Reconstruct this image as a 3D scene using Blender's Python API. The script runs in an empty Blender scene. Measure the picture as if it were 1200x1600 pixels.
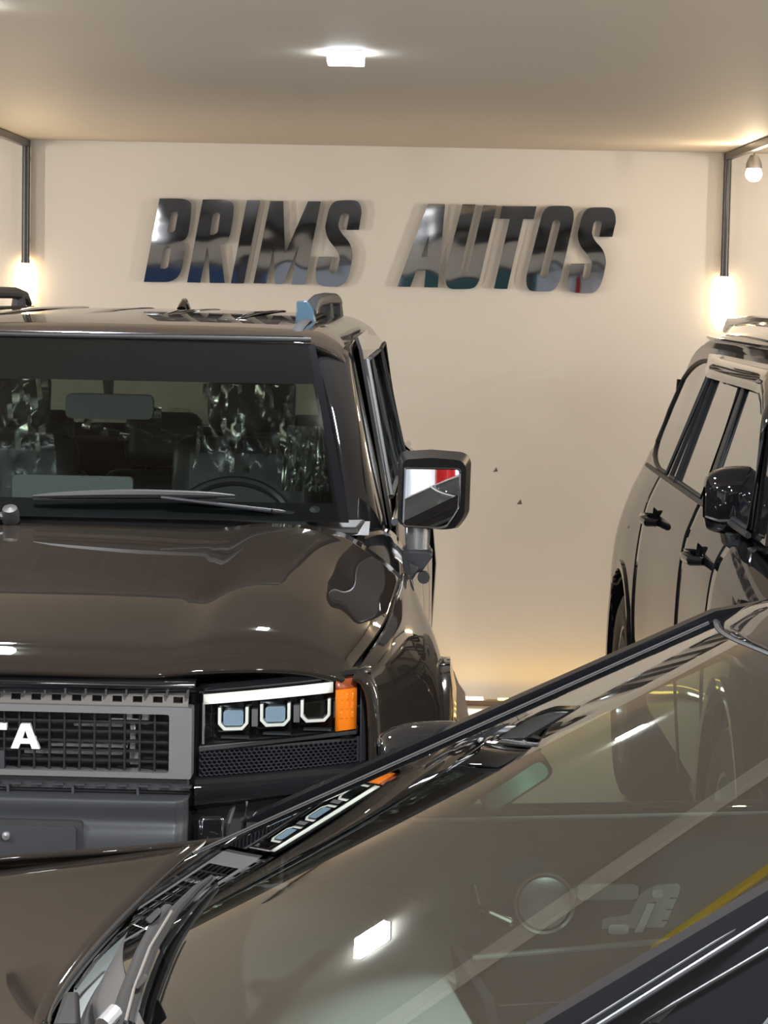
import bpy, math, random
import numpy as np
from mathutils import Vector, Matrix
from mathutils.geometry import tessellate_polygon
random.seed(7)
S = bpy.context.scene
COL = S.collection
PI = math.pi

# ------------------------------------------------------------------ camera
F_PX, EYE = 4000.0, 1.95
pitch, roll = math.atan(355 / F_PX), math.radians(1.1)
cfw = Vector((0, math.cos(pitch), -math.sin(pitch)))
cr0 = Vector((1, 0, 0)); cu0 = cr0.cross(cfw)
cR = math.cos(roll) * cr0 + math.sin(roll) * cu0
cU = -math.sin(roll) * cr0 + math.cos(roll) * cu0
cam = bpy.data.cameras.new('camera'); camo = bpy.data.objects.new('camera', cam); COL.objects.link(camo)
cam.sensor_fit = 'HORIZONTAL'; cam.sensor_width = 36; cam.lens = 36 * F_PX / 1200
cam.clip_start = 0.05
m = Matrix.Identity(4)
for i in range(3):
    m[i][0] = cR[i]; m[i][1] = cU[i]; m[i][2] = -cfw[i]
m[2][3] = EYE
camo.matrix_world = m
S.camera = camo
S.view_settings.view_transform = 'Standard'; S.view_settings.look = 'None'
S.view_settings.gamma = 1; S.view_settings.use_curve_mapping = False
S.view_settings.exposure = 0.42

# ------------------------------------------------------------------ world and lights
W = bpy.data.worlds.new('world'); S.world = W; W.use_nodes = True
bgn = W.node_tree.nodes['Background']
bgn.inputs[0].default_value = (0.80, 0.88, 1.0, 1); bgn.inputs[1].default_value = .6

def area(name, loc, sx, sy, power, col, rot=(0, 0, 0), spread=PI):
    l = bpy.data.lights.new(name, 'AREA'); l.shape = 'RECTANGLE'; l.size = sx; l.size_y = sy
    l.energy = power; l.color = col; l.spread = spread
    o = bpy.data.objects.new(name, l); COL.objects.link(o); o.location = loc; o.rotation_euler = rot
    o['kind'] = 'light'
    return o
CEIL = 2.59
LAMPS = [(-.13, 7.2), (-1.03, 6.1),
         (-2.6, 3.6), (.2, 3.0), (3.0, 3.6), (-2.6, -.2), (.2, -.6), (3.0, -.2), (-2.6, -3.4), (.2, -3.4), (3.0, -3.4)]  # unseen lamps, added to light the room
LAMP_POWER = 115
FILL_TUBE_POWER = 72  # strength of the added side-wall tubes

# ------------------------------------------------------------------ materials
def mat(name, col, rough=.5, metal=0., coat=0., spec=.5, bump=None, emit=None, estr=0., coat_rough=.02, ior=None, sheen=0, noise=None):
    m = bpy.data.materials.new(name); m.use_nodes = True
    nt = m.node_tree; b = nt.nodes['Principled BSDF']
    b.inputs['Base Color'].default_value = (*col, 1)
    b.inputs['Roughness'].default_value = rough; b.inputs['Metallic'].default_value = metal
    b.inputs['Coat Weight'].default_value = coat; b.inputs['Coat Roughness'].default_value = coat_rough
    b.inputs['Specular IOR Level'].default_value = spec
    if ior: b.inputs['IOR'].default_value = ior
    if emit:
        b.inputs['Emission Color'].default_value = (*emit, 1); b.inputs['Emission Strength'].default_value = estr
    if bump or noise:
        tc = nt.nodes.new('ShaderNodeTexCoord')
    if noise:      # (scale, colour2, low, high)
        n = nt.nodes.new('ShaderNodeTexNoise'); n.inputs['Scale'].default_value = noise[0]; n.inputs['Detail'].default_value = 5
        nt.links.new(tc.outputs['Object'], n.inputs['Vector'])
        r = nt.nodes.new('ShaderNodeValToRGB'); r.color_ramp.elements[0].position = noise[2]; r.color_ramp.elements[1].position = noise[3]
        r.color_ramp.elements[0].color = (*col, 1); r.color_ramp.elements[1].color = (*noise[1], 1)
        nt.links.new(n.outputs['Fac'], r.inputs['Fac']); nt.links.new(r.outputs['Color'], b.inputs['Base Color'])
    if bump:       # (scale, strength, distance)
        n = nt.nodes.new('ShaderNodeTexNoise'); n.inputs['Scale'].default_value = bump[0]; n.inputs['Detail'].default_value = bump[3] if len(bump) > 3 else 3
        nt.links.new(tc.outputs['Object'], n.inputs['Vector'])
        bp = nt.nodes.new('ShaderNodeBump'); bp.inputs['Strength'].default_value = bump[1]; bp.inputs['Distance'].default_value = bump[2]
        nt.links.new(n.outputs['Fac'], bp.inputs['Height']); nt.links.new(bp.outputs['Normal'], b.inputs['Normal'])
        if coat: nt.links.new(bp.outputs['Normal'], b.inputs['Coat Normal'])
    return m

def glass(name, tint, ior=1.5, rough=0., gcol=(1, 1, 1)):
    m = bpy.data.materials.new(name); m.use_nodes = True
    nt = m.node_tree; nt.nodes.clear()
    o = nt.nodes.new('ShaderNodeOutputMaterial'); mx = nt.nodes.new('ShaderNodeMixShader')
    t = nt.nodes.new('ShaderNodeBsdfTransparent'); t.inputs[0].default_value = (*tint, 1)
    g = nt.nodes.new('ShaderNodeBsdfGlossy'); g.inputs['Roughness'].default_value = rough; g.inputs['Color'].default_value = (*gcol, 1)
    f = nt.nodes.new('ShaderNodeFresnel'); f.inputs[0].default_value = ior
    a1 = nt.nodes.new('ShaderNodeMath'); a1.operation = 'MULTIPLY'; a1.inputs[1].default_value = 2   # both faces of the pane: 2F / (1 + F)
    a2 = nt.nodes.new('ShaderNodeMath'); a2.operation = 'ADD'; a2.inputs[1].default_value = 1
    a3 = nt.nodes.new('ShaderNodeMath'); a3.operation = 'DIVIDE'
    nt.links.new(f.outputs[0], a1.inputs[0]); nt.links.new(f.outputs[0], a2.inputs[0])
    nt.links.new(a1.outputs[0], a3.inputs[0]); nt.links.new(a2.outputs[0], a3.inputs[1])
    nt.links.new(a3.outputs[0], mx.inputs[0]); nt.links.new(t.outputs[0], mx.inputs[1]); nt.links.new(g.outputs[0], mx.inputs[2])
    nt.links.new(mx.outputs[0], o.inputs[0])
    return m

M = dict(
    wall=mat('wall_paint', (.60, .555, .495), .7, bump=(90, .05, .002), noise=(.8, (.63, .585, .525), .3, .7)),
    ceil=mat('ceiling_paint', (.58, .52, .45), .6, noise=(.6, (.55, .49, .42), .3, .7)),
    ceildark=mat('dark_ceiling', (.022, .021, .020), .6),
    floor=mat('floor_tile', (.52, .48, .43), .18, bump=(8, .03, .002)),
    paint=mat('dark_brown_paint', (.017, .0135, .011), .5, 0, .85, spec=.0),
    black=mat('black_gloss_paint', (.008, .008, .009), .5, 0, 1.0, spec=0),
    sedan=mat('sedan_paint', (.014, .011, .009), .5, 0, .85, spec=.0),
    suvblack=mat('gloss_black_trim', (.006, .006, .007), .08, 0, .6),
    satin=mat('satin_black_plastic', (.026, .027, .030), .45, spec=.3, bump=(900, .06, .0005)),
    plastic=mat('black_plastic', (.018, .018, .019), .5, bump=(700, .1, .0005)),
    rubber=mat('rubber', (.012, .012, .012), .65),
    gray=mat('gray_metallic_plastic', (.16, .155, .155), .36, .5),
    chrome=mat('chrome', (.75, .76, .78), .08, 1.),
    dchrome=mat('dark_chrome', (.30, .31, .33), .12, 1.),
    silver=mat('satin_silver', (.62, .62, .62), .25, .9),
    letter=mat('black_acrylic_mirror', (.22, .215, .215), .03, 1.0, bump=(4.5, .15, .010, 1)),
    letter_edge=mat('letter_back', (.55, .52, .47), .4),
    mirror=mat('mirror_glass', (.85, .86, .88), .01, 1.),
    amber=mat('amber_lens', (.72, .20, .012), .2, 0, .4, emit=(1., .25, .01), estr=.04),
    ledwhite=mat('daylight_guide', (.72, .72, .66), .25, 0, .5),
    lensblue=mat('projector_lens', (.38, .52, .66), .18, .5, 1.),
    brownp=mat('brown_slotted_plastic', (.065, .055, .046), .45),
    interior=mat('interior_gray', (.055, .060, .058), .6),
    interior2=mat('interior_mid_gray', (.085, .095, .09), .6),
    dash=mat('dash_gray', (.11, .12, .115), .55),
    leather=mat('black_leather', (.02, .021, .021), .45, bump=(60, .15, .002)),
    cream=mat('grey_headliner', (.30, .29, .26), .8),
    film=glass('clear_plastic_film', (.88, .92, .91), 1.35, .18),
    ws=glass('windscreen_glass', (.66, .74, .70), 1.14),
    ws2=glass('sedan_windscreen_glass', (.80, .88, .82), 1.74),
    tint=glass('tinted_glass', (.42, .45, .42), 1.5),
    tintd=mat('dark_privacy_glass', (.010, .011, .012), .02, 0, 1., ior=1.6),
    frit=mat('black_frit', (.008, .008, .009), .8, spec=.0),
    seal=mat('lamp_glow', (1, 1, 1), .5),
    gold=mat('gold_caliper', (.85, .50, .12), .25, .8),
    led=mat('cold_white_lamp', (1, 1, 1), .5, emit=(.86, .95, 1.), estr=14),
    warm=mat('warm_white_tube', (1, 1, 1), .5, emit=(1., .80, .52), estr=9),
    bulb=mat('bulb_glow', (1, 1, 1), .5, emit=(1., .86, .66), estr=14),
    yled=mat('amber_led', (1, .8, .4), .5, emit=(1., .62, .12), estr=5),
    ywht=mat('warm_led', (1, 1, .9), .5, emit=(1., .90, .70), estr=9),
    rail=mat('black_rail', (.030, .024, .022), .3),
    beige=mat('beige_cloth_board', (.42, .33, .26), .6),
    curtain=mat('white_curtain', (.75, .75, .77), .8),
    red=mat('red_panel', (.45, .02, .02), .5),
    brown=mat('brown_panel', (.25, .16, .10), .6),
    blue=mat('blue_panel', (.10, .20, .42), .5),
    teal=mat('teal_panel', (.10, .28, .30), .5),
    taupe=mat('taupe_housing', (.88, .82, .70), .5),
    clear=glass('clear_lens', (.94, .95, .93), 1.35),
    panel=mat('fill_tube_glow', (1, 1, 1), .5, emit=(1, .96, .9), estr=6),  # glow of the added side-wall tubes
    mirrorblack=mat('mirror_shell_black', (.006, .006, .007), .35, 0, .12, spec=.08),
    wiperdark=mat('wiper_dark', (.014, .013, .012), .6, spec=.12),
    grilleblack=mat('grille_black', (.006, .006, .006), .5, spec=.3),
    amberdark=mat('amber_dark', (.22, .045, .015), .25, 0, .5),
    greenreflect=mat('mirror_green_reflection', (.40, .85, .62), .08, 1.),  # green of reflected greenery, put into the mirror's colour
    switchsilver=mat('switch_silver', (.62, .68, .66), .35, .2),
    yellow=mat('yellow_cover', (.95, .68, .05), .5),
    bluefilm=mat('blue_protective_film', (.025, .055, .08), .25, .1, .3),
    letterw=mat('silver_emblem', (.78, .78, .80), .2, .3),
    dust=mat('dark_mark', (.12, .10, .08), .8),
)

# ------------------------------------------------------------------ helpers
def C(net):
    return np.array(net, float)

def cr(P, n):
    """Catmull-Rom through the rows of P (first axis), n samples"""
    P = np.asarray(P, float); k = len(P)
    if k < 3:
        t = np.linspace(0, 1, n)[:, None] if P.ndim == 2 else np.linspace(0, 1, n)[:, None, None]
        return P[0] * (1 - t) + P[-1] * t
    E = np.concatenate([[2 * P[0] - P[1]], P, [2 * P[-1] - P[-2]]])
    out = []
    for s in np.linspace(0, k - 1, n):
        i = min(int(s), k - 2); t = s - i
        a, b, c, d = E[i], E[i + 1], E[i + 2], E[i + 3]
        out.append(.5 * ((2 * b) + (c - a) * t + (2 * a - 5 * b + 4 * c - d) * t * t + (3 * b - a - 3 * c + d) * t ** 3))
    return np.array(out)

def dense(net, nu, nv):
    a = cr(net, nu)
    b = cr(np.swapaxes(a, 0, 1), nv)
    return np.swapaxes(b, 0, 1)

def mirror_net(net, ax=0):
    """rows x cols; cols go from centre outwards; gives full width"""
    n = np.asarray(net, float); r = n.copy(); r[:, :, ax] *= -1
    return np.concatenate([r[:, :0:-1], n], axis=1) if abs(n[:, 0, ax]).max() < 1e-6 else np.concatenate([r[:, ::-1], n], axis=1)

class MB:
    def __init__(s): s.v = []; s.f = []
    def add(s, vs, fs):
        o = len(s.v); s.v += [tuple(map(float, q)) for q in vs]; s.f += [tuple(i + o for i in f) for f in fs]; return s
    def box(s, c, d, rot=None):
        hx, hy, hz = d[0] / 2, d[1] / 2, d[2] / 2
        vs = [Vector((x, y, z)) for x in (-hx, hx) for y in (-hy, hy) for z in (-hz, hz)]
        if rot is not None: vs = [rot @ q for q in vs]
        vs = [q + Vector(c) for q in vs]
        return s.add(vs, [(0, 1, 3, 2), (4, 6, 7, 5), (0, 4, 5, 1), (2, 3, 7, 6), (0, 2, 6, 4), (1, 5, 7, 3)])
    def hexa(s, p):   # 8 points: bottom 4, top 4
        return s.add(p, [(3, 2, 1, 0), (4, 5, 6, 7), (0, 1, 5, 4), (1, 2, 6, 5), (2, 3, 7, 6), (3, 0, 4, 7)])
    def grid(s, G, flip=False):
        G = np.asarray(G); a, b = G.shape[:2]
        fs = []
        for i in range(a - 1):
            for j in range(b - 1):
                q = (i * b + j, i * b + j + 1, (i + 1) * b + j + 1, (i + 1) * b + j)
                fs.append(q[::-1] if flip else q)
        return s.add(G.reshape(-1, 3), fs)
    def tube(s, path, r, n=10, cap=True, flat=None):
        P = [Vector(q) for q in path]; k = len(P); vs = []
        rr = r if hasattr(r, '__len__') else [r] * k
        up = Vector((0, 0, 1))
        for i, q in enumerate(P):
            t = (P[min(i + 1, k - 1)] - P[max(i - 1, 0)]).normalized()
            u = t.cross(up)
            if u.length < .05: u = t.cross(Vector((0, 1, 0)))
            u.normalize(); w = u.cross(t)
            for j in range(n):
                a = 2 * PI * j / n
                vs.append(q + u * math.cos(a) * rr[i] + w * math.sin(a) * rr[i] * (flat or 1))
        fs = [(i * n + j, i * n + (j + 1) % n, (i + 1) * n + (j + 1) % n, (i + 1) * n + j) for i in range(k - 1) for j in range(n)]
        if cap: fs += [tuple(range(n - 1, -1, -1)), tuple((k - 1) * n + j for j in range(n))]
        return s.add(vs, fs)
    def lathe(s, prof, c, axis, n=32, cap=False):
        """prof: (r, h) along axis"""
        ax = Vector(axis).normalized(); u = ax.orthogonal().normalized(); w = ax.cross(u); c = Vector(c); vs = []
        for r, h in prof:
            for j in range(n):
                a = 2 * PI * j / n; vs.append(c + ax * h + (u * math.cos(a) + w * math.sin(a)) * r)
        k = len(prof)
        fs = [(i * n + j, i * n + (j + 1) % n, (i + 1) * n + (j + 1) % n, (i + 1) * n + j) for i in range(k - 1) for j in range(n)]
        if cap: fs += [tuple(range(n - 1, -1, -1)), tuple((k - 1) * n + j for j in range(n))]
        return s.add(vs, fs)
    def plate(s, outer, holes, fmap, back):
        """2D outline with holes -> mapped by fmap(x, y) -> 3D; back(p)->offset point of the rear face"""
        loops = [outer] + list(holes)
        flat = [q for l in loops for q in l]
        tri = tessellate_polygon([[Vector((q[0], q[1], 0)) for q in l] for l in loops])
        n = len(flat)
        front = [Vector(fmap(*q)) for q in flat]; rear = [Vector(back(p)) for p in front]
        fs = []
        for t in tri:
            a, b, c = [Vector(flat[i]) for i in t]
            sgn = (b - a).cross(c - a) if False else (b.x - a.x) * (c.y - a.y) - (b.y - a.y) * (c.x - a.x)
            t = tuple(t) if sgn > 0 else tuple(t[::-1])
            fs.append(t); fs.append(tuple(i + n for i in t[::-1]))
        o = 0
        for l in loops:
            k = len(l)
            for i in range(k):
                a, b = o + i, o + (i + 1) % k
                fs.append((a, a + n, b + n, b))
            o += k
        return s.add(front + rear, fs)
    def build(s, name, m, parent=None, smooth=35, bevel=0, seg=2, solid=0, sub=0, off=-1, kind=None):
        me = bpy.data.meshes.new(name); me.from_pydata(s.v, [], s.f); me.validate()
        me.materials.append(M[m] if isinstance(m, str) else m)
        me.polygons.foreach_set('use_smooth', [True] * len(me.polygons))
        import bmesh
        bm = bmesh.new(); bm.from_mesh(me)
        if not solid or True:
            bmesh.ops.recalc_face_normals(bm, faces=bm.faces)
        bm.to_mesh(me); bm.free()
        if smooth < 180: me.set_sharp_from_angle(angle=math.radians(smooth))
        o = bpy.data.objects.new(name, me); COL.objects.link(o)
        if parent: o.parent = parent
        if kind: o['kind'] = kind
        if solid:
            md = o.modifiers.new('solid', 'SOLIDIFY'); md.thickness = solid; md.offset = off
        if bevel:
            md = o.modifiers.new('bevel', 'BEVEL'); md.width = bevel; md.segments = seg; md.limit_method = 'ANGLE'; md.angle_limit = math.radians(40)
            md.harden_normals = False
        if sub:
            md = o.modifiers.new('sub', 'SUBSURF'); md.levels = sub; md.render_levels = sub
        return o

def thing(name, label, cat, loc=(0, 0, 0), rz=0, group=None):
    o = bpy.data.objects.new(name, None); COL.objects.link(o); o.empty_display_size = .2
    o.location = loc; o.rotation_euler = (0, 0, rz); o['label'] = label; o['category'] = cat
    if group: o['group'] = group
    return o
def tag(o, label, cat, group=None):
    o['label'] = label; o['category'] = cat
    if group: o['group'] = group
    return o
def struct(o): o['kind'] = 'structure'; return o

def outline(pts, n=6):
    """(x, y) sharp; (x, y, 1) control point of a rounded corner"""
    out = []; k = len(pts)
    for i in range(k):
        p = pts[i]
        if len(p) == 2: out.append((p[0], p[1])); continue
        a, b = pts[i - 1], pts[(i + 1) % k]
        A = ((a[0] + p[0]) / 2, (a[1] + p[1]) / 2) if len(a) == 3 else (a[0], a[1])
        B = ((b[0] + p[0]) / 2, (b[1] + p[1]) / 2) if len(b) == 3 else (b[0], b[1])
        s = 0 if len(a) == 3 else 1
        for j in range(s, n):
            t = j / n
            out.append(((1 - t) ** 2 * A[0] + 2 * t * (1 - t) * p[0] + t * t * B[0], (1 - t) ** 2 * A[1] + 2 * t * (1 - t) * p[1] + t * t * B[1]))
    return out

def rrect(x0, y0, x1, y1, r, n=5):
    return outline([(x0 + r, y0), (x1 - r, y0), (x1, y0, 1), (x1, y0 + r), (x1, y1 - r), (x1, y1, 1), (x1 - r, y1), (x0 + r, y1), (x0, y1, 1), (x0, y1 - r), (x0, y0 + r), (x0, y0, 1)], n)

def boolean_cut(o, cutters):
    for c in cutters:
        c.parent = o.parent
        md = o.modifiers.new('cut', 'BOOLEAN'); md.operation = 'DIFFERENCE'; md.object = c; md.solver = 'EXACT'
    bpy.context.view_layer.update()
    dg = bpy.context.evaluated_depsgraph_get(); dg.update()
    me = bpy.data.meshes.new_from_object(o.evaluated_get(dg))
    o.modifiers.clear(); old = o.data; o.data = me; me.name = old.name
    bpy.data.meshes.remove(old)
    for c in cutters:
        d = c.data; bpy.data.objects.remove(c); bpy.data.meshes.remove(d)

# ================================================================== ROOM
XL, XR, YF, YB = -5.2, 5.2, -6.0, 12.0
struct(MB().box(((XL + XR) / 2, (YF + YB) / 2, -.05), (XR - XL, YB - YF + 6, .1)).build('floor', 'floor', smooth=30))
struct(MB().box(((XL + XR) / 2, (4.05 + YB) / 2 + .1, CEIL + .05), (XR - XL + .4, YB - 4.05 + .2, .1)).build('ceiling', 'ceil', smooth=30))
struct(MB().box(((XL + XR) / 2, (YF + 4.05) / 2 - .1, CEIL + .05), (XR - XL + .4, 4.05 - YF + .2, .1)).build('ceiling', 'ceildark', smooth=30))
struct(MB().box((0, YB + .05, CEIL / 2), (XR - XL + .4, .1, CEIL)).build('wall_back', 'wall', smooth=30))
struct(MB().box((XL - .05, (YF + YB) / 2, CEIL / 2), (.1, YB - YF, CEIL)).build('wall_left', 'wall', smooth=30))
struct(MB().box((XR + .05, (YF + YB) / 2, CEIL / 2), (.1, YB - YF, CEIL)).build('wall_right', 'wall', smooth=30))
# shop front: header, two piers
wf = MB().box((0, YF - .05, 2.28), (XR - XL + .4, .1, .36)).box((XL + .3, YF - .05, CEIL / 2), (.6, .1, CEIL)).box((XR - .3, YF - .05, CEIL / 2), (.6, .1, CEIL))
struct(wf.build('wall_front', 'wall', smooth=30))
struct(MB().box((0, YF - .05, 2.525), (XR - XL + .4, .12, .13)).build('trim_1', 'ceildark', smooth=30))
fr = MB()
for x in (-4.55, -1.6, 1.6, 4.55): fr.box((x, YF + .03, 1.06), (.08, .06, 2.12))
fr.box((0, YF + .03, 2.10), (9.2, .06, .06)).box((0, YF + .03, .04), (9.2, .06, .08))
struct(fr.build('window_1', 'rail', smooth=30))
# ---- curtains of the shop front (seen only in the mirrors)
for k, (x0, w, mm, nm, lb, ct) in enumerate([(-3.6, 1.3, 'curtain', 'curtain', 'white pleated curtain hanging at the left of the shopfront', 'curtain'), (2.75, 1.5, 'curtain', 'curtain', 'white pleated curtain hanging at the right of the shopfront', 'curtain'),
                               (2.25, .14, 'red', 'banner', 'narrow red banner hanging beside the right shopfront curtain', 'banner')]):
    g = []
    for i in range(41):
        x = x0 - w / 2 + w * i / 40
        g.append([(x, (YF + .30 if mm == 'red' else YF + .18) + .035 * math.sin(i * 1.6), z) for z in (0.05, 1.1, 2.06)])
    o = MB().grid(np.array(g)).build(nm, mm, solid=.004, smooth=80)
    tag(o, lb, ct)

# ---- shop shutters across the street, seen only in reflections
for k, (x, w, mm, c) in enumerate([(-6.5, 3.2, 'brown', 'brown'), (-2.9, 2.6, 'blue', 'blue'), (1.0, 1.9, 'teal', 'teal'), (3.9, 2.6, 'brown', 'tan'), (7.2, 3.2, 'blue', 'dark blue')]):
    o = MB().box((x, YF - 2.9, 1.3), (w, .05, 2.5))
    for j in range(20): o.box((x, YF - 2.86, .15 + j * .12), (w * .97, .03, .03))
    tag(struct(o.build('street_shutter', mm)) if False else o.build('street_shutter', mm), f'{c} ribbed shutter across the street outside, number {k + 1} from the left', 'shutter')
# ---- ceiling lamps, plus out-of-frame ones added to light the room
def ceiling_lamp(x, y, label, first=None):
    t = thing('ceiling_lamp', label, 'ceiling lamp', (x, y, CEIL), 0, 'small rectangular lamps along the ceiling')
    power = 30 if y > 5 else LAMP_POWER
    o = MB().plate(rrect(-.052, -.10, .052, .10, .015), [], lambda a, b: (a, b, 0), lambda p: p + Vector((0, 0, -.004))).build('housing', 'silver', t)
    o2 = MB().plate(rrect(-.051, -.099, .051, .099, .015), [], lambda a, b: (a, b, -.0045), lambda p: p + Vector((0, 0, -.024))).build('diffuser', 'led', t)
    l = area('lamp_light', (x, y, CEIL - .064), .1, .2, power, (.93, .96, 1.0))
    l.parent = t; l.location = (0, 0, -.032)
    return t
for i, (x, y) in enumerate(LAMPS):
    ceiling_lamp(x, y, ['cold white rectangular lamp glowing on the ceiling in front of the sign wall',
                        'cold white ceiling lamp above the boxy brown off-roader'][i] if i < 2 else
                 'cold white lamp added out of frame to light the room, ' + ['over the sedan bonnet by the left wall', 'over the viewer', 'right of the viewer by the wall', 'left, first row behind the viewer', 'middle, first row behind the viewer', 'right, first row behind the viewer', 'left, nearest the shopfront', 'middle, nearest the shopfront', 'right, nearest the shopfront'][i - 2])

# ---- taupe cable duct across the ceiling, above the frame (it mirrors in the saloon's windscreen)
t = thing('cable_duct', 'long taupe cable duct across the ceiling before the sign wall, above the frame', 'duct', (0, 5.35, CEIL))
MB().box((0, 0, -.012), (9.8, .10, .022)).build('duct_body', 'taupe', t, bevel=.003)
MB().box((0, 0, -.0245), (9.8, .085, .003)).build('duct_lid', 'taupe', t)
o = MB().box((.86, 4.80, CEIL - .008), (2.3, .030, .016)).build('yellow_strip', 'yellow', bevel=.003)
tag(o, 'narrow yellow strip fixed across the ceiling above the frame', 'strip')
# ---- made-up light tubes on the side walls, added to brighten the back wall
for x, y, n in ((XL, 6.4, 'left wall, nearer the viewer'), (XL, 9.6, 'left wall, nearer the sign wall'), (XR, 6.4, 'right wall, nearer the viewer'), (XR, 9.6, 'right wall, nearer the sign wall')):
    d = 1 if x < 0 else -1
    t = thing('added_fill_tube', f'added out-of-frame fill tube, {n}', 'added fill light', (x + d * .04, y, 0), 0, 'added fill tubes on the side walls')
    MB().box((-d * .015, 0, 1.95), (.03, .08, 1.16)).build('tube_bracket', 'rail', t, bevel=.003)
    MB().tube([(d * .02, 0, 1.38), (d * .02, 0, 2.52)], .03, 14).build('fill_tube', 'panel', t)
    l = area('fill_tube_light', (0, 0, 0), .08, 1.1, FILL_TUBE_POWER, (1, .95, .88), (PI / 2, 0, -d * PI / 2)); l.parent = t; l.location = (d * .056, 0, 1.95); l.rotation_euler = (PI / 2, 0, -d * PI / 2)

# ---- vertical light profiles on the back wall, running on along the ceiling
def light_profile(x, ztop, zend, dx, label):
    t = thing('light_profile', label, 'light fixture', (x, YB, 0), 0, 'black light profiles on the back wall')
    MB().tube([(0, -.035, CEIL - .005), (0, -.035, 2.02)], .0185, 12).build('wall_tube', 'rail', t)
    MB().box((dx * .5, -1.6, CEIL - .018), (.028, 3.2, .034)).build('ceiling_rail', 'rail', t, bevel=.003)
    MB().tube([(0, -.035, 2.02), (0, -.035, zend)], .0165, 12).build('light_tube', 'warm', t)
    MB().tube([(0, -.035, 2.035), (0, -.035, 2.018)], .0205, 12).build('collar', 'rail', t)
    for z in (2.5, 2.12): MB().box((0, -.012, z), (.02, .024, .02)).build('clip', 'rail', t)
    l = area('tube_light', (0, 0, 0), .03, .2, .7, (1, .62, .25), (-PI / 2, 0, 0)); l.parent = t; l.location = (.0, -.012, (2.02 + zend) / 2); l.rotation_euler = (PI / 2, 0, 0)
    l2 = area('tube_light_front', (0, 0, 0), .03, .2, 3, (1, .72, .38)); l2.parent = t; l2.location = (0, -.058, (2.02 + zend) / 2); l2.rotation_euler = (-PI / 2, 0, 0)
    return t
light_profile(-1.69, 2.59, 1.845, 0, 'black tube with glowing lower end, on the wall left of the sign')
light_profile(1.562, 2.59, 1.785, .0, 'black tube with glowing lower end, on the wall right of the sign')
# bulb hanging off the right ceiling rail
t = thing('hanging_bulb', 'small round glowing bulb in a grey socket below the right ceiling rail', 'light bulb', (1.590, 11.3, 0))
MB().tube([(0, 0, CEIL - .036), (0, 0, 2.545)], .003, 8).build('cord', 'rail', t)
MB().lathe([(.004, 2.548), (.016, 2.545), (.026, 2.53), (.034, 2.508), (.036, 2.488), (.03, 2.486)], (0, 0, 0), (0, 0, 1), 20).build('socket', 'gray', t)
MB().lathe([(.002, 2.430), (.020, 2.434), (.032, 2.446), (.037, 2.463), (.031, 2.482), (.02, 2.492)], (0, 0, 0), (0, 0, 1), 20).build('glass_bulb', 'bulb', t)
l = bpy.data.lights.new('bulb_light', 'POINT'); l.energy = 6; l.color = (1, .8, .55); l.shadow_soft_size = .03
lo = bpy.data.objects.new('bulb_light', l); COL.objects.link(lo); lo.parent = t; lo.location = (0, -.06, 2.42)

# ---- LED strip lying along the foot of the back wall
t = thing('floor_led_strip', 'glowing amber and white LED strip lying along the foot of the wall', 'led strip', (.42, 11.86, 0))
MB().box((0, 0, .012), (2.6, .05, .024)).build('strip_base', 'brown', t, bevel=.004)
MB().box((.0, .004, .029), (.12, .032, .012)).build('white_segment', 'ywht', t, bevel=.003)
MB().box((-.62, .004, .028), (1.0, .026, .008)).build('amber_segment', 'yled', t, bevel=.003)
MB().box((.58, .004, .028), (.9, .026, .008)).build('amber_segment', 'yled', t, bevel=.003)
l = area('strip_light', (0, 0, 0), 2.4, .03, 1.15, (1, .55, .02)); l.parent = t; l.location = (0, .03, .06); l.rotation_euler = (PI, 0, 0)
# warm strip along the ceiling edge (bounce of the wall profiles)

# marks on the wall
for (x, z, s, lb) in [(.52, 1.095, .011, 'small dark triangular scuff on the bare wall right of the mirror'), (.637, .945, .012, 'thin pale chip on the bare wall below the scuff')]:
    o = MB().plate([(-s, -s), (s, -s * .8), (s * .3, s)], [], lambda a, b: (x + a, YB - .002, z + b), lambda p: p + Vector((0, .0015, 0))).build('wall_scuff', 'dust')
    tag(o, lb, 'scuff')

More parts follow.
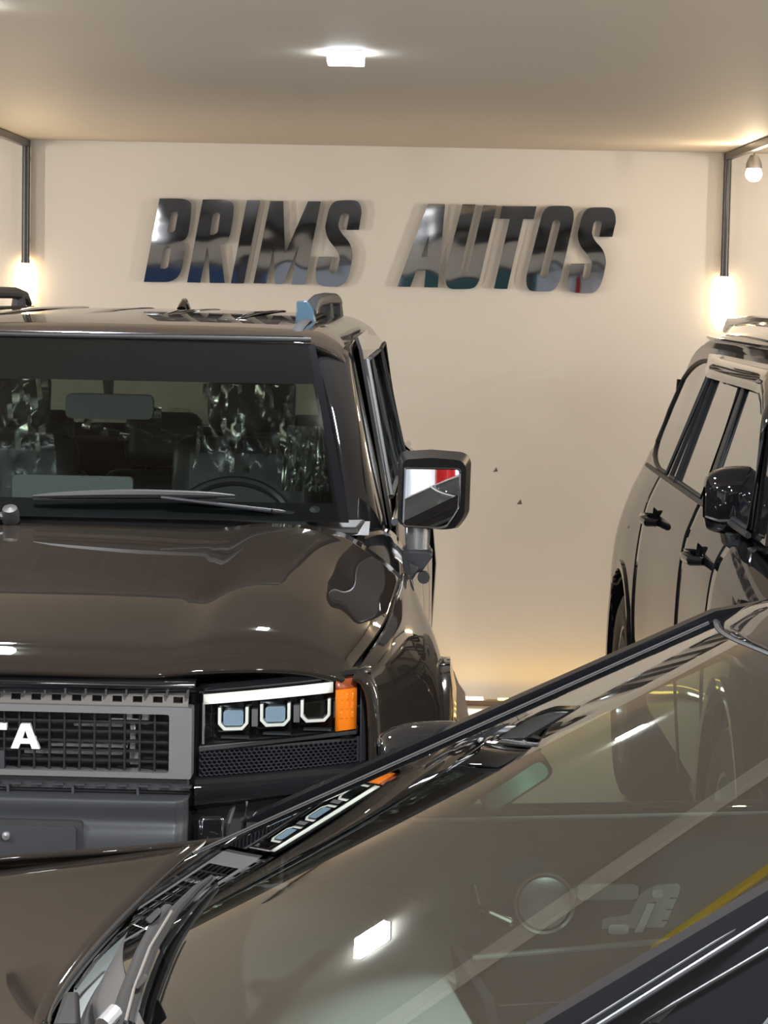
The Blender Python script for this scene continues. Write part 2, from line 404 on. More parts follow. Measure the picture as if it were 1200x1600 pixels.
# ================================================================== SIGN LETTERS
def wallpt(px, py, Y=YB - .03):
    d = cfw * F_PX + cR * (px - 600) + cU * (800 - py)
    t = Y / d.y
    return d * t + Vector((0, 0, EYE))
def k1(P): return [(210 + p[0] / 6, 290 + p[1] / 6) + tuple(p[2:]) for p in P]
def k2(P): return [(380 + p[0] / 6, 290 + p[1] / 6) + tuple(p[2:]) for p in P]
def k3(P): return [(610 + p[0] / 6.316, 300 + p[1] / 6.316) + tuple(p[2:]) for p in P]
def k4(P): return [(770 + p[0] / 5.714, 300 + p[1] / 5.714) + tuple(p[2:]) for p in P]
LET = [
 ('B', 'of the first word', k1([(235, 120), (410, 121), (532, 124, 1), (532, 240, 1), (522, 340), (508, 430), (495, 505, 1), (440, 522), (482, 545, 1), (470, 630), (452, 745), (425, 900, 1), (285, 905), (88, 903)]),
  [k1([(340, 275), (345, 243, 1), (408, 243, 1), (405, 280), (382, 408), (376, 432, 1), (350, 436), (308, 436)]), k1([(272, 600), (280, 573, 1), (344, 573, 1), (341, 605), (318, 750), (312, 778, 1), (275, 779), (240, 776)])]),
 ('R', 'of the first word', k1([(641, 130), (810, 131), (930, 134, 1), (930, 250, 1), (918, 340), (900, 440), (885, 530, 1), (800, 550), (845, 912), (706, 912), (694, 640), (682, 575), (617, 910), (494, 907)]),
  [k1([(735, 285), (742, 250, 1), (806, 250, 1), (802, 285), (784, 420), (775, 452, 1), (740, 461), (706, 461)])]),
 ('I', 'of the first word', k1([(1055, 136), (1177, 138), (1026, 917), (904, 916)]), []),
 ('M', 'of the first word', k2([(254, 143), (376, 144), (392, 640), (608, 147), (727, 148), (575, 928), (452, 926), (520, 560), (372, 922), (294, 921), (285, 560), (218, 918), (96, 916)]), []),
 ('S', 'of the first word', k2([(968, 415), (990, 300), (995, 262, 1), (940, 255, 1), (905, 290, 1), (890, 370), (895, 420, 1), (960, 490), (1030, 560, 1), (1025, 680), (1000, 800), (970, 945, 1), (780, 950, 1), (670, 920, 1), (682, 780), (708, 665), (830, 668), (808, 780), (810, 820, 1), (860, 835, 1), (888, 770), (905, 690), (905, 640, 1), (850, 570), (765, 480, 1), (770, 380), (785, 300), (810, 150, 1), (960, 135, 1), (1112, 140, 1), (1110, 260), (1084, 415)]), []),
 ('A', 'of the second word', k3([(370, 117), (540, 120), (466, 942), (334, 940), (348, 772), (256, 770), (196, 936), (68, 934)]), [k3([(380, 425), (362, 640), (305, 638)])]),
 ('U', 'of the second word', k3([(712, 120), (840, 123), (686, 770), (676, 815, 1), (720, 830, 1), (762, 815, 1), (770, 770), (918, 130), (1050, 134), (895, 800), (870, 950, 1), (700, 960, 1), (525, 955, 1), (545, 770)]), []),
 ('T', 'of the second word', k4([(85, 125), (390, 128), (366, 242), (272, 242), (128, 866), (10, 862), (152, 240), (60, 238)]), []),
 ('O', 'of the second word', k4([(430, 240), (455, 125, 1), (600, 122, 1), (735, 128, 1), (720, 260), (622, 700), (590, 880, 1), (430, 890, 1), (285, 880, 1), (302, 740)]),
  [k4([(530, 290), (540, 242, 1), (610, 240, 1), (600, 300), (500, 700), (490, 765, 1), (425, 770, 1), (424, 730)])]),
 ('S', 'of the second word', k4([(950, 400), (970, 300), (978, 255, 1), (920, 250, 1), (895, 290, 1), (885, 360), (890, 420, 1), (950, 475), (1012, 540, 1), (1010, 640), (990, 740), (955, 900, 1), (790, 905, 1), (665, 890, 1), (672, 770), (700, 640), (820, 638), (802, 750), (812, 785, 1), (850, 785, 1), (870, 740), (888, 650), (885, 600, 1), (830, 540), (750, 460, 1), (760, 360), (778, 290), (805, 145, 1), (950, 135, 1), (1102, 142, 1), (1098, 270), (1068, 400)]), []),
]
for ch, which, out, hol in LET:
    o_ = outline(out); h_ = [outline(h) for h in hol]
    ob = MB().plate(o_, h_, lambda a, b: wallpt(a, b), lambda p: p + Vector((0, .02, 0))).build('sign_letter', 'letter', smooth=30)
    c = wallpt(sum(p[0] for p in o_) / len(o_), sum(p[1] for p in o_) / len(o_), YB)
    ob.data.transform(Matrix.Translation(-c)); ob.location = c
    # white backing, pins
    b2 = MB()
    for q in (o_[0], o_[len(o_) // 2]): pass
    tag(ob, f'glossy black slanted letter {ch} {which} on the wall' , 'sign letter', 'letters of the wall sign')

# ================================================================== common car pieces
def prof(stations, v):
    """piecewise Catmull-Rom interpolation of section point lists at station v"""
    vs = [s[0] for s in stations]; P = np.array([s[1] for s in stations], float)
    v = min(max(v, vs[0]), vs[-1])
    i = max(0, min(len(vs) - 2, int(np.searchsorted(vs, v, side='right') - 1)))
    t = (v - vs[i]) / (vs[i + 1] - vs[i])
    a, b = P[max(i - 1, 0)], P[i]; c, d = P[i + 1], P[min(i + 2, len(vs) - 1)]
    # cardinal with non-uniform spacing
    h = vs[i + 1] - vs[i]
    m0 = (c - a) / ((vs[i + 1] - vs[max(i - 1, 0)]) or 1) * h if i > 0 else (c - b)
    m1 = (d - b) / ((vs[min(i + 2, len(vs) - 1)] - vs[i]) or 1) * h if i + 2 < len(vs) else (c - b)
    return (2 * t ** 3 - 3 * t * t + 1) * b + (t ** 3 - 2 * t * t + t) * m0 + (-2 * t ** 3 + 3 * t * t) * c + (t ** 3 - t * t) * m1

def side_net(stations, v0, v1, n, nk=24, sgn=1):
    rows = []
    for v in np.linspace(v0, v1, n):
        pr = cr(prof(stations, v), nk)
        rows.append([(sgn * p[0], v, p[1]) for p in pr])
    return np.array(rows)

def wheel(parent, x, y, z, sgn, r=.40, w=.26, rim='gray', cal=None, spokes=6):
    ax = (sgn, 0, 0)
    MB().lathe([(r * .66, w * .46), (r * .70, w * .5), (r * .86, w * .52), (r * .96, w * .46), (r, w * .36), (r, -w * .36), (r * .96, -w * .46), (r * .7, -w * .5), (r * .62, -w * .4)], (x, y, z), ax, 40).build('tyre', 'rubber', parent)
    b = MB().lathe([(r * .68, w * .47), (r * .64, w * .46), (r * .62, w * .3), (r * .60, -w * .4)], (x, y, z), ax, 40)
    b.lathe([(.001, w * .40), (r * .13, w * .40), (r * .16, w * .36), (r * .16, w * .2)], (x, y, z), ax, 20)
    for k in range(spokes):
        a = 2 * PI * k / spokes + .3
        d = Vector((0, math.cos(a), math.sin(a))); e = Vector((0, -math.sin(a), math.cos(a))); n = Vector((sgn, 0, 0))
        c = Vector((x, y, z)); p = []
        for h in (w * .24, w * .36):
            for q, ww in ((r * .12, .030), (r * .64, .022)):
                p += [c + d * q + e * ww + n * h, c + d * q - e * ww + n * h]
        b.hexa([p[0], p[1], p[3], p[2], p[4], p[5], p[7], p[6]])
    b.build('rim', rim, parent)
    MB().lathe([(.001, 0), (r * .46, 0), (r * .46, .02), (.001, .02)], (x, y, z), ax, 30).build('brake_disc', 'dchrome', parent)
    if cal:
        MB().box((x + sgn * .03, y - .13, z + .1), (.05, .12, .16)).build('brake_caliper', cal, parent, bevel=.01)

def cyl_cutter(x, y, z, r, w):
    b = MB().lathe([(r, -w / 2), (r, w / 2)], (x, y, z), (1, 0, 0), 48, cap=True)
    o = b.build('cutter', 'rubber'); return o

# ================================================================== BOXY OFF-ROADER
G15 = math.radians(1.5)
suv = thing('off_roader', 'boxy dark brown off-roader facing the viewer with a lettered grille and silver light bar', 'car', (-.87, 5.05, 0), -G15)

HC = [(0.0, 1.165), (.02, 1.185), (.06, 1.203), (.12, 1.222), (.35, 1.258), (.6, 1.284), (.9, 1.314), (1.2, 1.348)]
def off(u): return .17 * (abs(u) / .85) ** 3
net = []
for i, (v, zc) in enumerate(HC):
    up = [.008, .012, .016, .020, .022, .022, .021, .014][i]
    cz = [1.156, 1.168, 1.184, 1.200, 1.234, 1.259, 1.286, 1.334][i]
    sz = [1.143, 1.150, 1.156, 1.163, 1.183, 1.197, 1.212, 1.238][i]
    su = [.79, .80, .805, .812, .842, .862, .872, .884][i]
    f = 1 - v / 1.2
    row = []
    for u, z in [(0, zc + .004), (.2, zc + .003), (.40, zc), (.46, zc + .004), (.53, zc + up * .92), (.60, zc + up), (.67, zc * .85 + cz * .15 + up * .8), (.72, zc * .45 + cz * .55 + up * .35 + .002), (.757, cz + .001), (.757 + (su - .757) * .38, cz * .66 + sz * .34 + .002), (.757 + (su - .757) * .72, cz * .32 + sz * .68 + .002), (su, sz)]:
        vv = v + off(u) * f + (0.02 if v > 1.1 else 0) * (u / .8) ** 2
        row.append((u, vv, z))
    net.append(row)
hn = mirror_net(C(net))
hd = dense(hn, 44, 130)
# round the leading edge down
MB().grid(hd).build('bonnet', 'paint', suv, solid=.02, smooth=60)

ST = [  # side stations from the fender seam down: (u, z)
 (.13, [(.812, 1.158), (.835, 1.145), (.85, 1.10), (.855, 1.0), (.858, .9), (.86, .75), (.84, .5)]),
 (.32, [(.838, 1.182), (.872, 1.165), (.905, 1.11), (.925, 1.0), (.93, .9), (.93, .75), (.91, .5)]),
 (.60, [(.862, 1.197), (.900, 1.178), (.950, 1.12), (.985, 1.03), (.998, .93), (1.0, .75), (.98, .5)]),
 (.95, [(.873, 1.213), (.912, 1.19), (.965, 1.128), (.995, 1.04), (1.003, .93), (1.003, .75), (.985, .5)]),
 (1.25, [(.884, 1.235), (.915, 1.20), (.950, 1.13), (.972, 1.04), (.978, .93), (.975, .75), (.955, .5)]),
 (1.50, [(.868, 1.30), (.900, 1.22), (.922, 1.13), (.935, 1.04), (.94, .93), (.94, .75), (.925, .45)]),
 (2.4, [(.850, 1.335), (.892, 1.24), (.914, 1.13), (.925, 1.04), (.93, .93), (.93, .75), (.92, .4)]),
 (3.5, [(.845, 1.34), (.888, 1.24), (.912, 1.13), (.925, 1.04), (.935, .93), (.935, .75), (.92, .42)]),
 (4.1, [(.842, 1.345), (.884, 1.24), (.908, 1.13), (.920, 1.03), (.925, .93), (.925, .75), (.91, .5)]),
 (4.6, [(.835, 1.35), (.875, 1.24), (.897, 1.13), (.905, 1.04), (.908, .93), (.908, .75), (.89, .5)]),
 (4.85, [(.80, 1.35), (.84, 1.24), (.86, 1.13), (.87, 1.04), (.872, .93), (.87, .75), (.85, .5)]),
]
for sg in (1, -1):
    for nm, a, b_, cut in [('front_fender', .13, 1.50, (.92,)), ('front_door', 1.507, 2.55, ()), ('rear_door', 2.557, 3.5, ()), ('rear_quarter', 3.507, 4.85, (3.88,))]:
        o = MB().grid(side_net(ST, a, b_, 26, 30, sg)).build(nm, 'paint', suv, solid=.012, smooth=60, off=(1 if False else -1))
        if cut:
            boolean_cut(o, [cyl_cutter(sg * .95, cut[0], .46, .475, .5)])
    # wheel-arch flares
    for yc in (.92, 3.88):
        G = []
        for k in range(25):
            a = PI * (-.06 + 1.12 * k / 24)
            y, z = yc + math.cos(a) * .475, .46 + math.sin(a) * .475
            y2, z2 = yc + math.cos(a) * .57, .46 + math.sin(a) * .62
            dd = 0 if yc < 2 else -.085; G.append([(sg * (.90 + dd), y, z), (sg * (1.018 + dd), y, z), (sg * (1.024 + dd), y * .5 + y2 * .5, z * .5 + z2 * .5), (sg * (1.008 + dd), y2, z2), (sg * (.955 + dd), y2, z2)])
        MB().grid(G).build('wheel_arch_flare', 'suvblack', suv, solid=.006, smooth=50)
        wheel(suv, sg * (.87 if yc < 2 else .80), yc, .40, sg, .40, .25)
        MB().lathe([(.50, -.30), (.50, 0), (.47, .02)], (sg * .86, yc, .46), (sg, 0, 0), 32).build('arch_liner', 'rubber', suv)
# under body
MB().box((0, 2.5, .62), (1.50, 4.5, .45)).build('floor_pan', 'rubber', suv)
MB().box((0, .75, .95), (1.30, .9, .3)).build('engine_block', 'rubber', suv)

# ---- greenhouse
def ghu(z): return .852 - (z - 1.33) * .235 - max(0, z - 1.68) ** 2 * 1.2
def ghmap(sg, o=0): return lambda v, z: (sg * (ghu(z) + o - max(0, v - 4.3) ** 2 * .35), v, z)
for sg in (1, -1):
    outer = [(1.60, 1.318), (4.84, 1.345), (4.66, 1.79), (2.34, 1.80), (2.24, 1.765)]
    wins = [[(1.82, 1.385), (2.50, 1.385), (2.50, 1.735), (2.245, 1.735)], [(2.60, 1.385), (3.42, 1.385), (3.40, 1.735), (2.60, 1.735)], [(3.60, 1.385), (4.62, 1.40), (4.50, 1.735), (3.60, 1.735)]]
    MB().plate(outer, wins, ghmap(sg), lambda p, s=sg: p - Vector((s * .010, 0, 0))).build('side_pillars', 'black', suv, smooth=20)
    for w in wins:
        cx = sum(p[0] for p in w) / 4; cz = sum(p[1] for p in w) / 4
        big = [(cx + (p[0] - cx) * 1.03, cz + (p[1] - cz) * 1.05) for p in w]
        MB().plate(big, [], ghmap(sg, -.008), lambda p, s=sg: p - Vector((s * .005, 0, 0))).build('side_window', 'tint', suv)
        # frame seals
        k = len(w); path = [ghmap(sg, .003)(*w[i % k]) for i in range(k + 1)]
        MB().tube(path, .007, 6).build('window_seal', 'rubber', suv)
    # belt moulding and roof drip
    MB().tube([(sg * (.858 if v < 4.4 else .835), v, 1.338 + .002 * v) for v in np.linspace(1.55, 4.75, 14)], .010, 8).build('belt_moulding', 'dchrome', suv)
    # A pillar: curved outer face
    P = []
    for t in np.linspace(0, 1, 12):
        b0 = Vector((.745, 1.345, 1.345)).lerp(Vector((.610, 2.06, 1.775)), t) + Vector((.012 * math.sin(PI * t), -.012 * math.sin(PI * t), .012 * math.sin(PI * t)))
        b1 = Vector((.790, 1.37, 1.335)).lerp(Vector((.662, 2.10, 1.775)), t) + Vector((.014 * math.sin(PI * t), -.012 * math.sin(PI * t), .010 * math.sin(PI * t)))
        b2 = Vector((.835, 1.47, 1.318)).lerp(Vector((.712, 2.17, 1.755)), t)
        b3 = Vector((.838, 1.60, 1.325)).lerp(Vector((.716, 2.26, 1.74)), t)
        P.append([(sg * q.x, q.y, q.z) for q in (b0 + Vector((-.004, .02, -.012)), b0, b0.lerp(b1, .5) + Vector((0, -.006, .004)), b1, b1.lerp(b2, .5) + Vector((.006, 0, .004)), b2, b3)])
    MB().grid(dense(C(P), 24, 22)).build('front_pillar', 'black', suv, solid=.012, smooth=60)
    MB().tube([(sg * q[0], q[1], q[2]) for q in [(.838, 1.56, 1.30), (.80, 1.78, 1.46), (.757, 1.98, 1.60), (.722, 2.16, 1.715), (.706, 2.3, 1.765), (.698, 2.7, 1.778)]], .006, 8).build('door_frame_edge', 'dchrome', suv)
    # roof ditch cap + mouldings
    MB().tube([(sg * .560, v, z) for v, z in [(2.07, 1.792), (2.2, 1.822), (2.5, 1.838), (3.3, 1.848), (4.4, 1.842)]], .016, 8, flat=.4).build('roof_ditch_moulding', 'satin', suv)

# ---- roof
RN = []
for v, z0, dz in [(2.0, 1.790, .0), (2.05, 1.803, 0), (2.2, 1.822, 0), (2.6, 1.838, 0), (3.4, 1.845, 0), (4.3, 1.842, 0), (4.62, 1.826, 0), (4.72, 1.795, 0)]:
    bow = .03 if v < 2.4 else .0
    RN.append([(0, v - bow, z0 + .006), (.3, v - bow * .8, z0 + .004), (.5, v - bow * .4, z0), (.60, v, z0 - .006), (.65, v + .02, z0 - .022), (.69, v + .05, z0 - .046), (.712, v + .06, z0 - .075)])
MB().grid(dense(mirror_net(C(RN)), 40, 60)).build('roof', 'paint', suv, solid=.02, smooth=60)
for x in (-.36, -.12, .12, .36):      # pressed ribs
    MB().tube([(x, 2.55, 1.842), (x, 3.2, 1.851), (x, 4.3, 1.847)], [.002, .03, .03], 10, flat=.18).build('roof_rib', 'paint', suv)
MB().tube([(0, 4.36, 1.84), (0, 4.40, 1.862), (0, 4.46, 1.876), (0, 4.50, 1.868), (0, 4.56, 1.846)], [.02, .014, .011, .012, .014], 10).build('antenna_fin', 'black', suv)
for sg in (1, -1):      # roof rails
    rr = thing if False else None
    MB().tube([(sg * .572, v, z) for v, z in [(2.68, 1.862), (2.76, 1.888), (2.95, 1.896), (3.5, 1.90), (4.1, 1.896), (4.32, 1.884), (4.42, 1.856)]], [.014, .02, .021, .021, .021, .019, .012], 10, flat=1.0).build('roof_rail', 'satin', suv)
    MB().tube([(sg * .572, 3.5, 1.83), (sg * .572, 3.5, 1.885)], [.03, .022], 8).build('rail_foot', 'satin', suv)
    MB().tube([(sg * .572, 4.2, 1.83), (sg * .572, 4.2, 1.885)], [.03, .022], 8).build('rail_foot', 'satin', suv)
    o = MB().plate([(sg * .524, 1.830), (sg * .585, 1.828), (sg * .578, 1.870), (sg * .560, 1.899), (sg * .528, 1.896)], [], lambda a, b: (a, 2.64, b), lambda p: p + Vector((0, .07, 0))).build('rail_end_cap', 'bluefilm', suv, bevel=.004)
    o['label'] = 'front end of a roof rail still under bluish protective film'

# ---- windscreen: curved, with frit border, shade band
def wsp(s, t, o=0):
    """s -1..1 across, t 0 (base)..1 (top)"""
    ub = .767 + (.628 - .767) * t
    vb = 1.20 + (1.965 - 1.20) * t; zb = 1.362 + (1.796 - 1.362) * t
    bow = .012 * s * s
    zc = 0
    hump = .018 * math.sin(PI * t)
    n = Vector((0, -.48, .87))
    p = Vector((s * ub, vb + bow, zb + zc)) + n * (hump + o)
    return p
def wsgrid(s0, s1, t0, t1, ns, ntt, o=0): return [[wsp(s, t, o) for s in np.linspace(s0, s1, ns)] for t in np.linspace(t0, t1, ntt)]
MB().grid(wsgrid(-.955, .955, .02, .985, 60, 24)).build('windscreen', 'ws', suv, smooth=180)
MB().grid(wsgrid(-.985, .985, .725, .985, 50, 8, -.006)).build('shade_band', 'frit', suv, smooth=180)
fr = MB().grid(wsgrid(-.985, .985, .02, .105, 50, 4, -.006)).grid(wsgrid(.945, .985, .10, .74, 3, 14, -.006)).grid(wsgrid(-.985, -.945, .10, .74, 3, 14, -.006))
fr.build('windscreen_frit', 'frit', suv, smooth=180)
MB().tube([wsp(s, .995, .002) for s in np.linspace(-.97, .97, 30)], .0065, 8).build('windscreen_header_seal', 'rubber', suv)
MB().tube([wsp(s, 1.012, .004) for s in np.linspace(-.94, .94, 30)], .003, 8).build('header_moulding', 'dchrome', suv)
# ---- black cap filling the corner between bonnet, fender and pillar
for sg in (1, -1):
    G = [[(sg * u, v, z) for u, v, z in r_] for r_ in (
        [(.76, 1.18, 1.300), (.80, 1.19, 1.285), (.84, 1.20, 1.262), (.874, 1.21, 1.232), (.892, 1.22, 1.215)],
        [(.775, 1.30, 1.330), (.81, 1.31, 1.318), (.85, 1.32, 1.290), (.878, 1.33, 1.262), (.905, 1.34, 1.225)],
        [(.80, 1.42, 1.335), (.82, 1.42, 1.330), (.848, 1.42, 1.312), (.870, 1.42, 1.290), (.902, 1.42, 1.238)],
        [(.82, 1.55, 1.330), (.835, 1.55, 1.328), (.850, 1.55, 1.318), (.866, 1.55, 1.302), (.885, 1.55, 1.27)])]
    MB().grid(dense(C(G), 16, 16)).build('fender_corner_cap', 'suvblack', suv, smooth=60)
# ---- cowl
CW = []
for v, z in [(1.195, 1.335), (1.215, 1.343), (1.245, 1.352), (1.28, 1.362)]:
    CW.append([(u, v + .10 * (u / .8) ** 2.4 - .008, z - .004 * (u / .8) ** 2) for u in (0, .2, .4, .6, .74, .80)])
MB().grid(dense(mirror_net(C(CW)), 8, 50)).build('cowl_panel', 'plastic', suv, smooth=60)
for sg in (1, -1):
    MB().hexa([(sg * .655, 1.235, 1.338), (sg * .775, 1.29, 1.332), (sg * .792, 1.37, 1.345), (sg * .675, 1.30, 1.355),
               (sg * .660, 1.238, 1.352), (sg * .770, 1.292, 1.349), (sg * .786, 1.365, 1.364), (sg * .690, 1.30, 1.366)]).build('cowl_corner_cap', 'plastic', suv, bevel=.004)
# ---- wipers: long arm pivoting near the right corner, blade across the glass
def wiper(parent, piv, tip, elbow, bl0, bl1, up=Vector((0, -.5, .86))):
    MB().tube([piv, Vector(piv).lerp(elbow, .3), Vector(piv).lerp(elbow, .6), elbow], [.016, .017, .013, .010], 8, flat=.6).build('wiper_arm', 'plastic', parent)
    MB().tube([elbow, Vector(elbow).lerp(tip, .5), tip], [.010, .008, .008], 8, flat=.6).build('wiper_rod', 'satin', parent)
    a, b = Vector(bl0), Vector(bl1)
    MB().tube([a.lerp(b, t) + up * (.006 * math.sin(PI * t)) for t in np.linspace(0, 1, 12)], [.003, .008, .010, .011, .012, .013, .013, .012, .011, .010, .008, .003], 8, flat=.9).build('wiper_blade', 'plastic', parent)
    MB().tube([a - up * .010, b - up * .010], .0028, 6).build('wiper_rubber', 'rubber', parent)
    MB().lathe([(.001, .03), (.018, .026), (.022, .01), (.022, -.01)], piv, up, 14).build('wiper_pivot', 'plastic', parent)
wiper(suv, (.665, 1.285, 1.372), wsp(.38, .075, .022), Vector((.56, 1.245, 1.39)), wsp(-.04, .075, .018), wsp(.62, .095, .018))
wiper(suv, (-.075, 1.19, 1.366), wsp(-.50, .075, .022), Vector((-.18, 1.18, 1.375)), wsp(-.85, .10, .018), wsp(-.20, .06, .018))

# ---- interior
def seat(parent, x, y, z, w=.5, lean=.18, hr=True, name='seat_cushion', film=True, m='leather', top=.62):
    MB().box((x, y - .05, z), (w, .5, .16)).build(name, m, parent, bevel=.05, seg=3)
    rot = Matrix.Rotation(-lean, 3, 'X')
    MB().box((x, y + .24 + top * .12, z + top * .5), (w * .94, .15, top), rot).build('seat_back', m, parent, bevel=.06, seg=3)
    if hr:
        MB().box((x, y + .30 + top * .2, z + top + .10), (.27, .11, .19), rot).build('headrest', m, parent, bevel=.045, seg=3)
        for s in (-.06, .06): MB().tube([(x + s, y + .28 + top * .2, z + top - .06), (x + s, y + .30 + top * .2, z + top + .03)], .006, 6).build('headrest_post', 'dchrome', parent)
seat(suv, .38, 2.45, .86); seat(suv, -.38, 2.45, .86)
for x in (-.45, 0, .45): seat(suv, x, 3.45, .84, .44, top=.46)
D = []
for v, z in [(1.32, 1.345), (1.45, 1.362), (1.62, 1.358), (1.72, 1.34), (1.76, 1.28), (1.74, 1.0)]:
    D.append([(u, v + .05 * (u / .8) ** 2, z - .03 * (u / .8) ** 4) for u in (0, .2, .4, .6, .76)])
MB().grid(dense(mirror_net(C(D)), 24, 40)).build('dashboard', 'interior', suv, smooth=60)
MB().plate(rrect(-.02, 1.50, .40, 1.56, .02), [], lambda a, b: (a, b + .02, 1.368 + (b - 1.5) * .1), lambda p: p + Vector((0, 0, -.01))).build('dash_reflection_panel', 'interior2', suv)  # lighter grey plate stands in for the dash reflection in the windscreen
MB().plate(rrect(-.16, 1.36, .16, 1.44, .015), [], lambda a, b: (a, 1.70, b - .01), lambda p: p + Vector((0, .03, 0))).build('centre_screen', 'interior', suv)
# steering wheel on the viewer's right
sw = Matrix.Translation((.40, 1.98, 1.235)) @ Matrix.Rotation(math.radians(62), 4, 'X')
ring = [sw @ Vector((math.cos(a) * .185, math.sin(a) * .185, 0)) for a in np.linspace(0, 2 * PI, 40)]
MB().tube(ring, .014, 8).build('steering_wheel', 'leather', suv)
MB().tube([sw @ Vector((0, 0, .03)), sw @ Vector((0, 0, -.25))], [.06, .05], 12).tube([sw @ Vector((-.18, 0, 0)), sw @ Vector((.18, 0, 0))], .016, 8).tube([sw @ Vector((0, 0, 0)), sw @ Vector((0, -.18, 0))], .016, 8).build('steering_hub', 'leather', suv)
# mirror inside and overhead console
MB().plate(rrect(-.115, -.034, .125, .034, .02), [], lambda a, b: (a + .06, 1.925, b + 1.605), lambda p: p + Vector((0, .03, 0))).build('rear_view_mirror', 'interior', suv, bevel=.004)
MB().tube([(.06, 1.95, 1.63), (.06, 1.93, 1.72)], [.012, .02], 8).build('mirror_stem', 'plastic', suv)
MB().box((0, 2.12, 1.745), (.36, .3, .05)).build('overhead_console', 'interior', suv, bevel=.02)
MB().grid(dense(mirror_net(C([[(0, v, z), (.3, v, z - .003), (.6, v, z - .03), (.66, v, z - .06)] for v, z in [(2.05, 1.755), (2.6, 1.79), (3.6, 1.80), (4.55, 1.76)]])), 10, 20)).build('headliner', 'interior', suv)
# crumpled clear film over the seats and wheel
def film_sheet(parent, c, sx, sz, seed, rotz=0, amp=.035, nm='film_cover'):
    rnd = random.Random(seed); ph = [(rnd.uniform(4, 14), rnd.uniform(-2, 3), rnd.uniform(0, 6)) for _ in range(4)]
    G = []
    for i in range(22):
        row = []
        for j in range(22):
            a, b = i / 21 - .5, j / 21 - .5
            h = sum(abs(math.sin(p * a * 2 + q * b * 2 + r)) for p, q, r in ph) / 4
            row.append((c[0] + a * sx * (1 - .2 * b), c[1] + (h - .5) * amp * 2 + abs(a) * .05, c[2] + b * sz))
        G.append(row)
    MB().grid(G).build(nm, 'film', parent, smooth=40)
film_sheet(suv, (.40, 2.48, 1.52), .30, .26, 3); film_sheet(suv, (-.38, 2.48, 1.50), .40, .34, 5)
film_sheet(suv, (.60, 1.95, 1.47), .12, .18, 11, amp=.06); film_sheet(suv, (.05, 3.45, 1.47), .7, .12, 8)
# tailgate with window
tg = [(-.80, 1.345), (.80, 1.345), (.66, 1.79), (-.66, 1.79)]; tw = [(-.66, 1.40), (.66, 1.40), (.57, 1.71), (-.57, 1.71)]
MB().plate(tg, [tw], lambda a, b: (a, 4.86 - (b - 1.345) * .40, b), lambda p: p + Vector((0, -.03, 0))).build('tailgate_frame', 'black', suv)
MB().plate(tw, [], lambda a, b: (a, 4.855 - (b - 1.345) * .40, b), lambda p: p + Vector((0, -.004, 0))).build('rear_window', 'tint', suv)
MB().grid(dense(mirror_net(C([[(0, 4.88, z), (.4, 4.88, z), (.7, 4.87, z), (.82, 4.84, z)] for z in (1.345, 1.2, 1.0, .8, .55)])), 12, 30)).build('tailgate', 'paint', suv, solid=.01)
MB().grid(dense(mirror_net(C([[(0, v, z), (.5, v, z), (.8, v - .01, z), (.88, v - .10, z), (.915, v - .22, z)] for v, z in ((4.90, .72), (4.95, .70), (4.97, .60), (4.93, .45))])), 10, 40)).build('rear_bumper', 'paint', suv, solid=.01)
for sg in (1, -1):
    MB().box((sg * .885, 4.78, 1.02), (.07, .18, .42)).build('tail_lamp', 'tintd', suv, bevel=.015)
    MB().tube([(sg * .928, 4.60, .66), (sg * .934, 4.64, .9), (sg * .918, 4.66, 1.12)], [.012, .018, .010], 8).build('quarter_edge_trim', 'suvblack', suv)

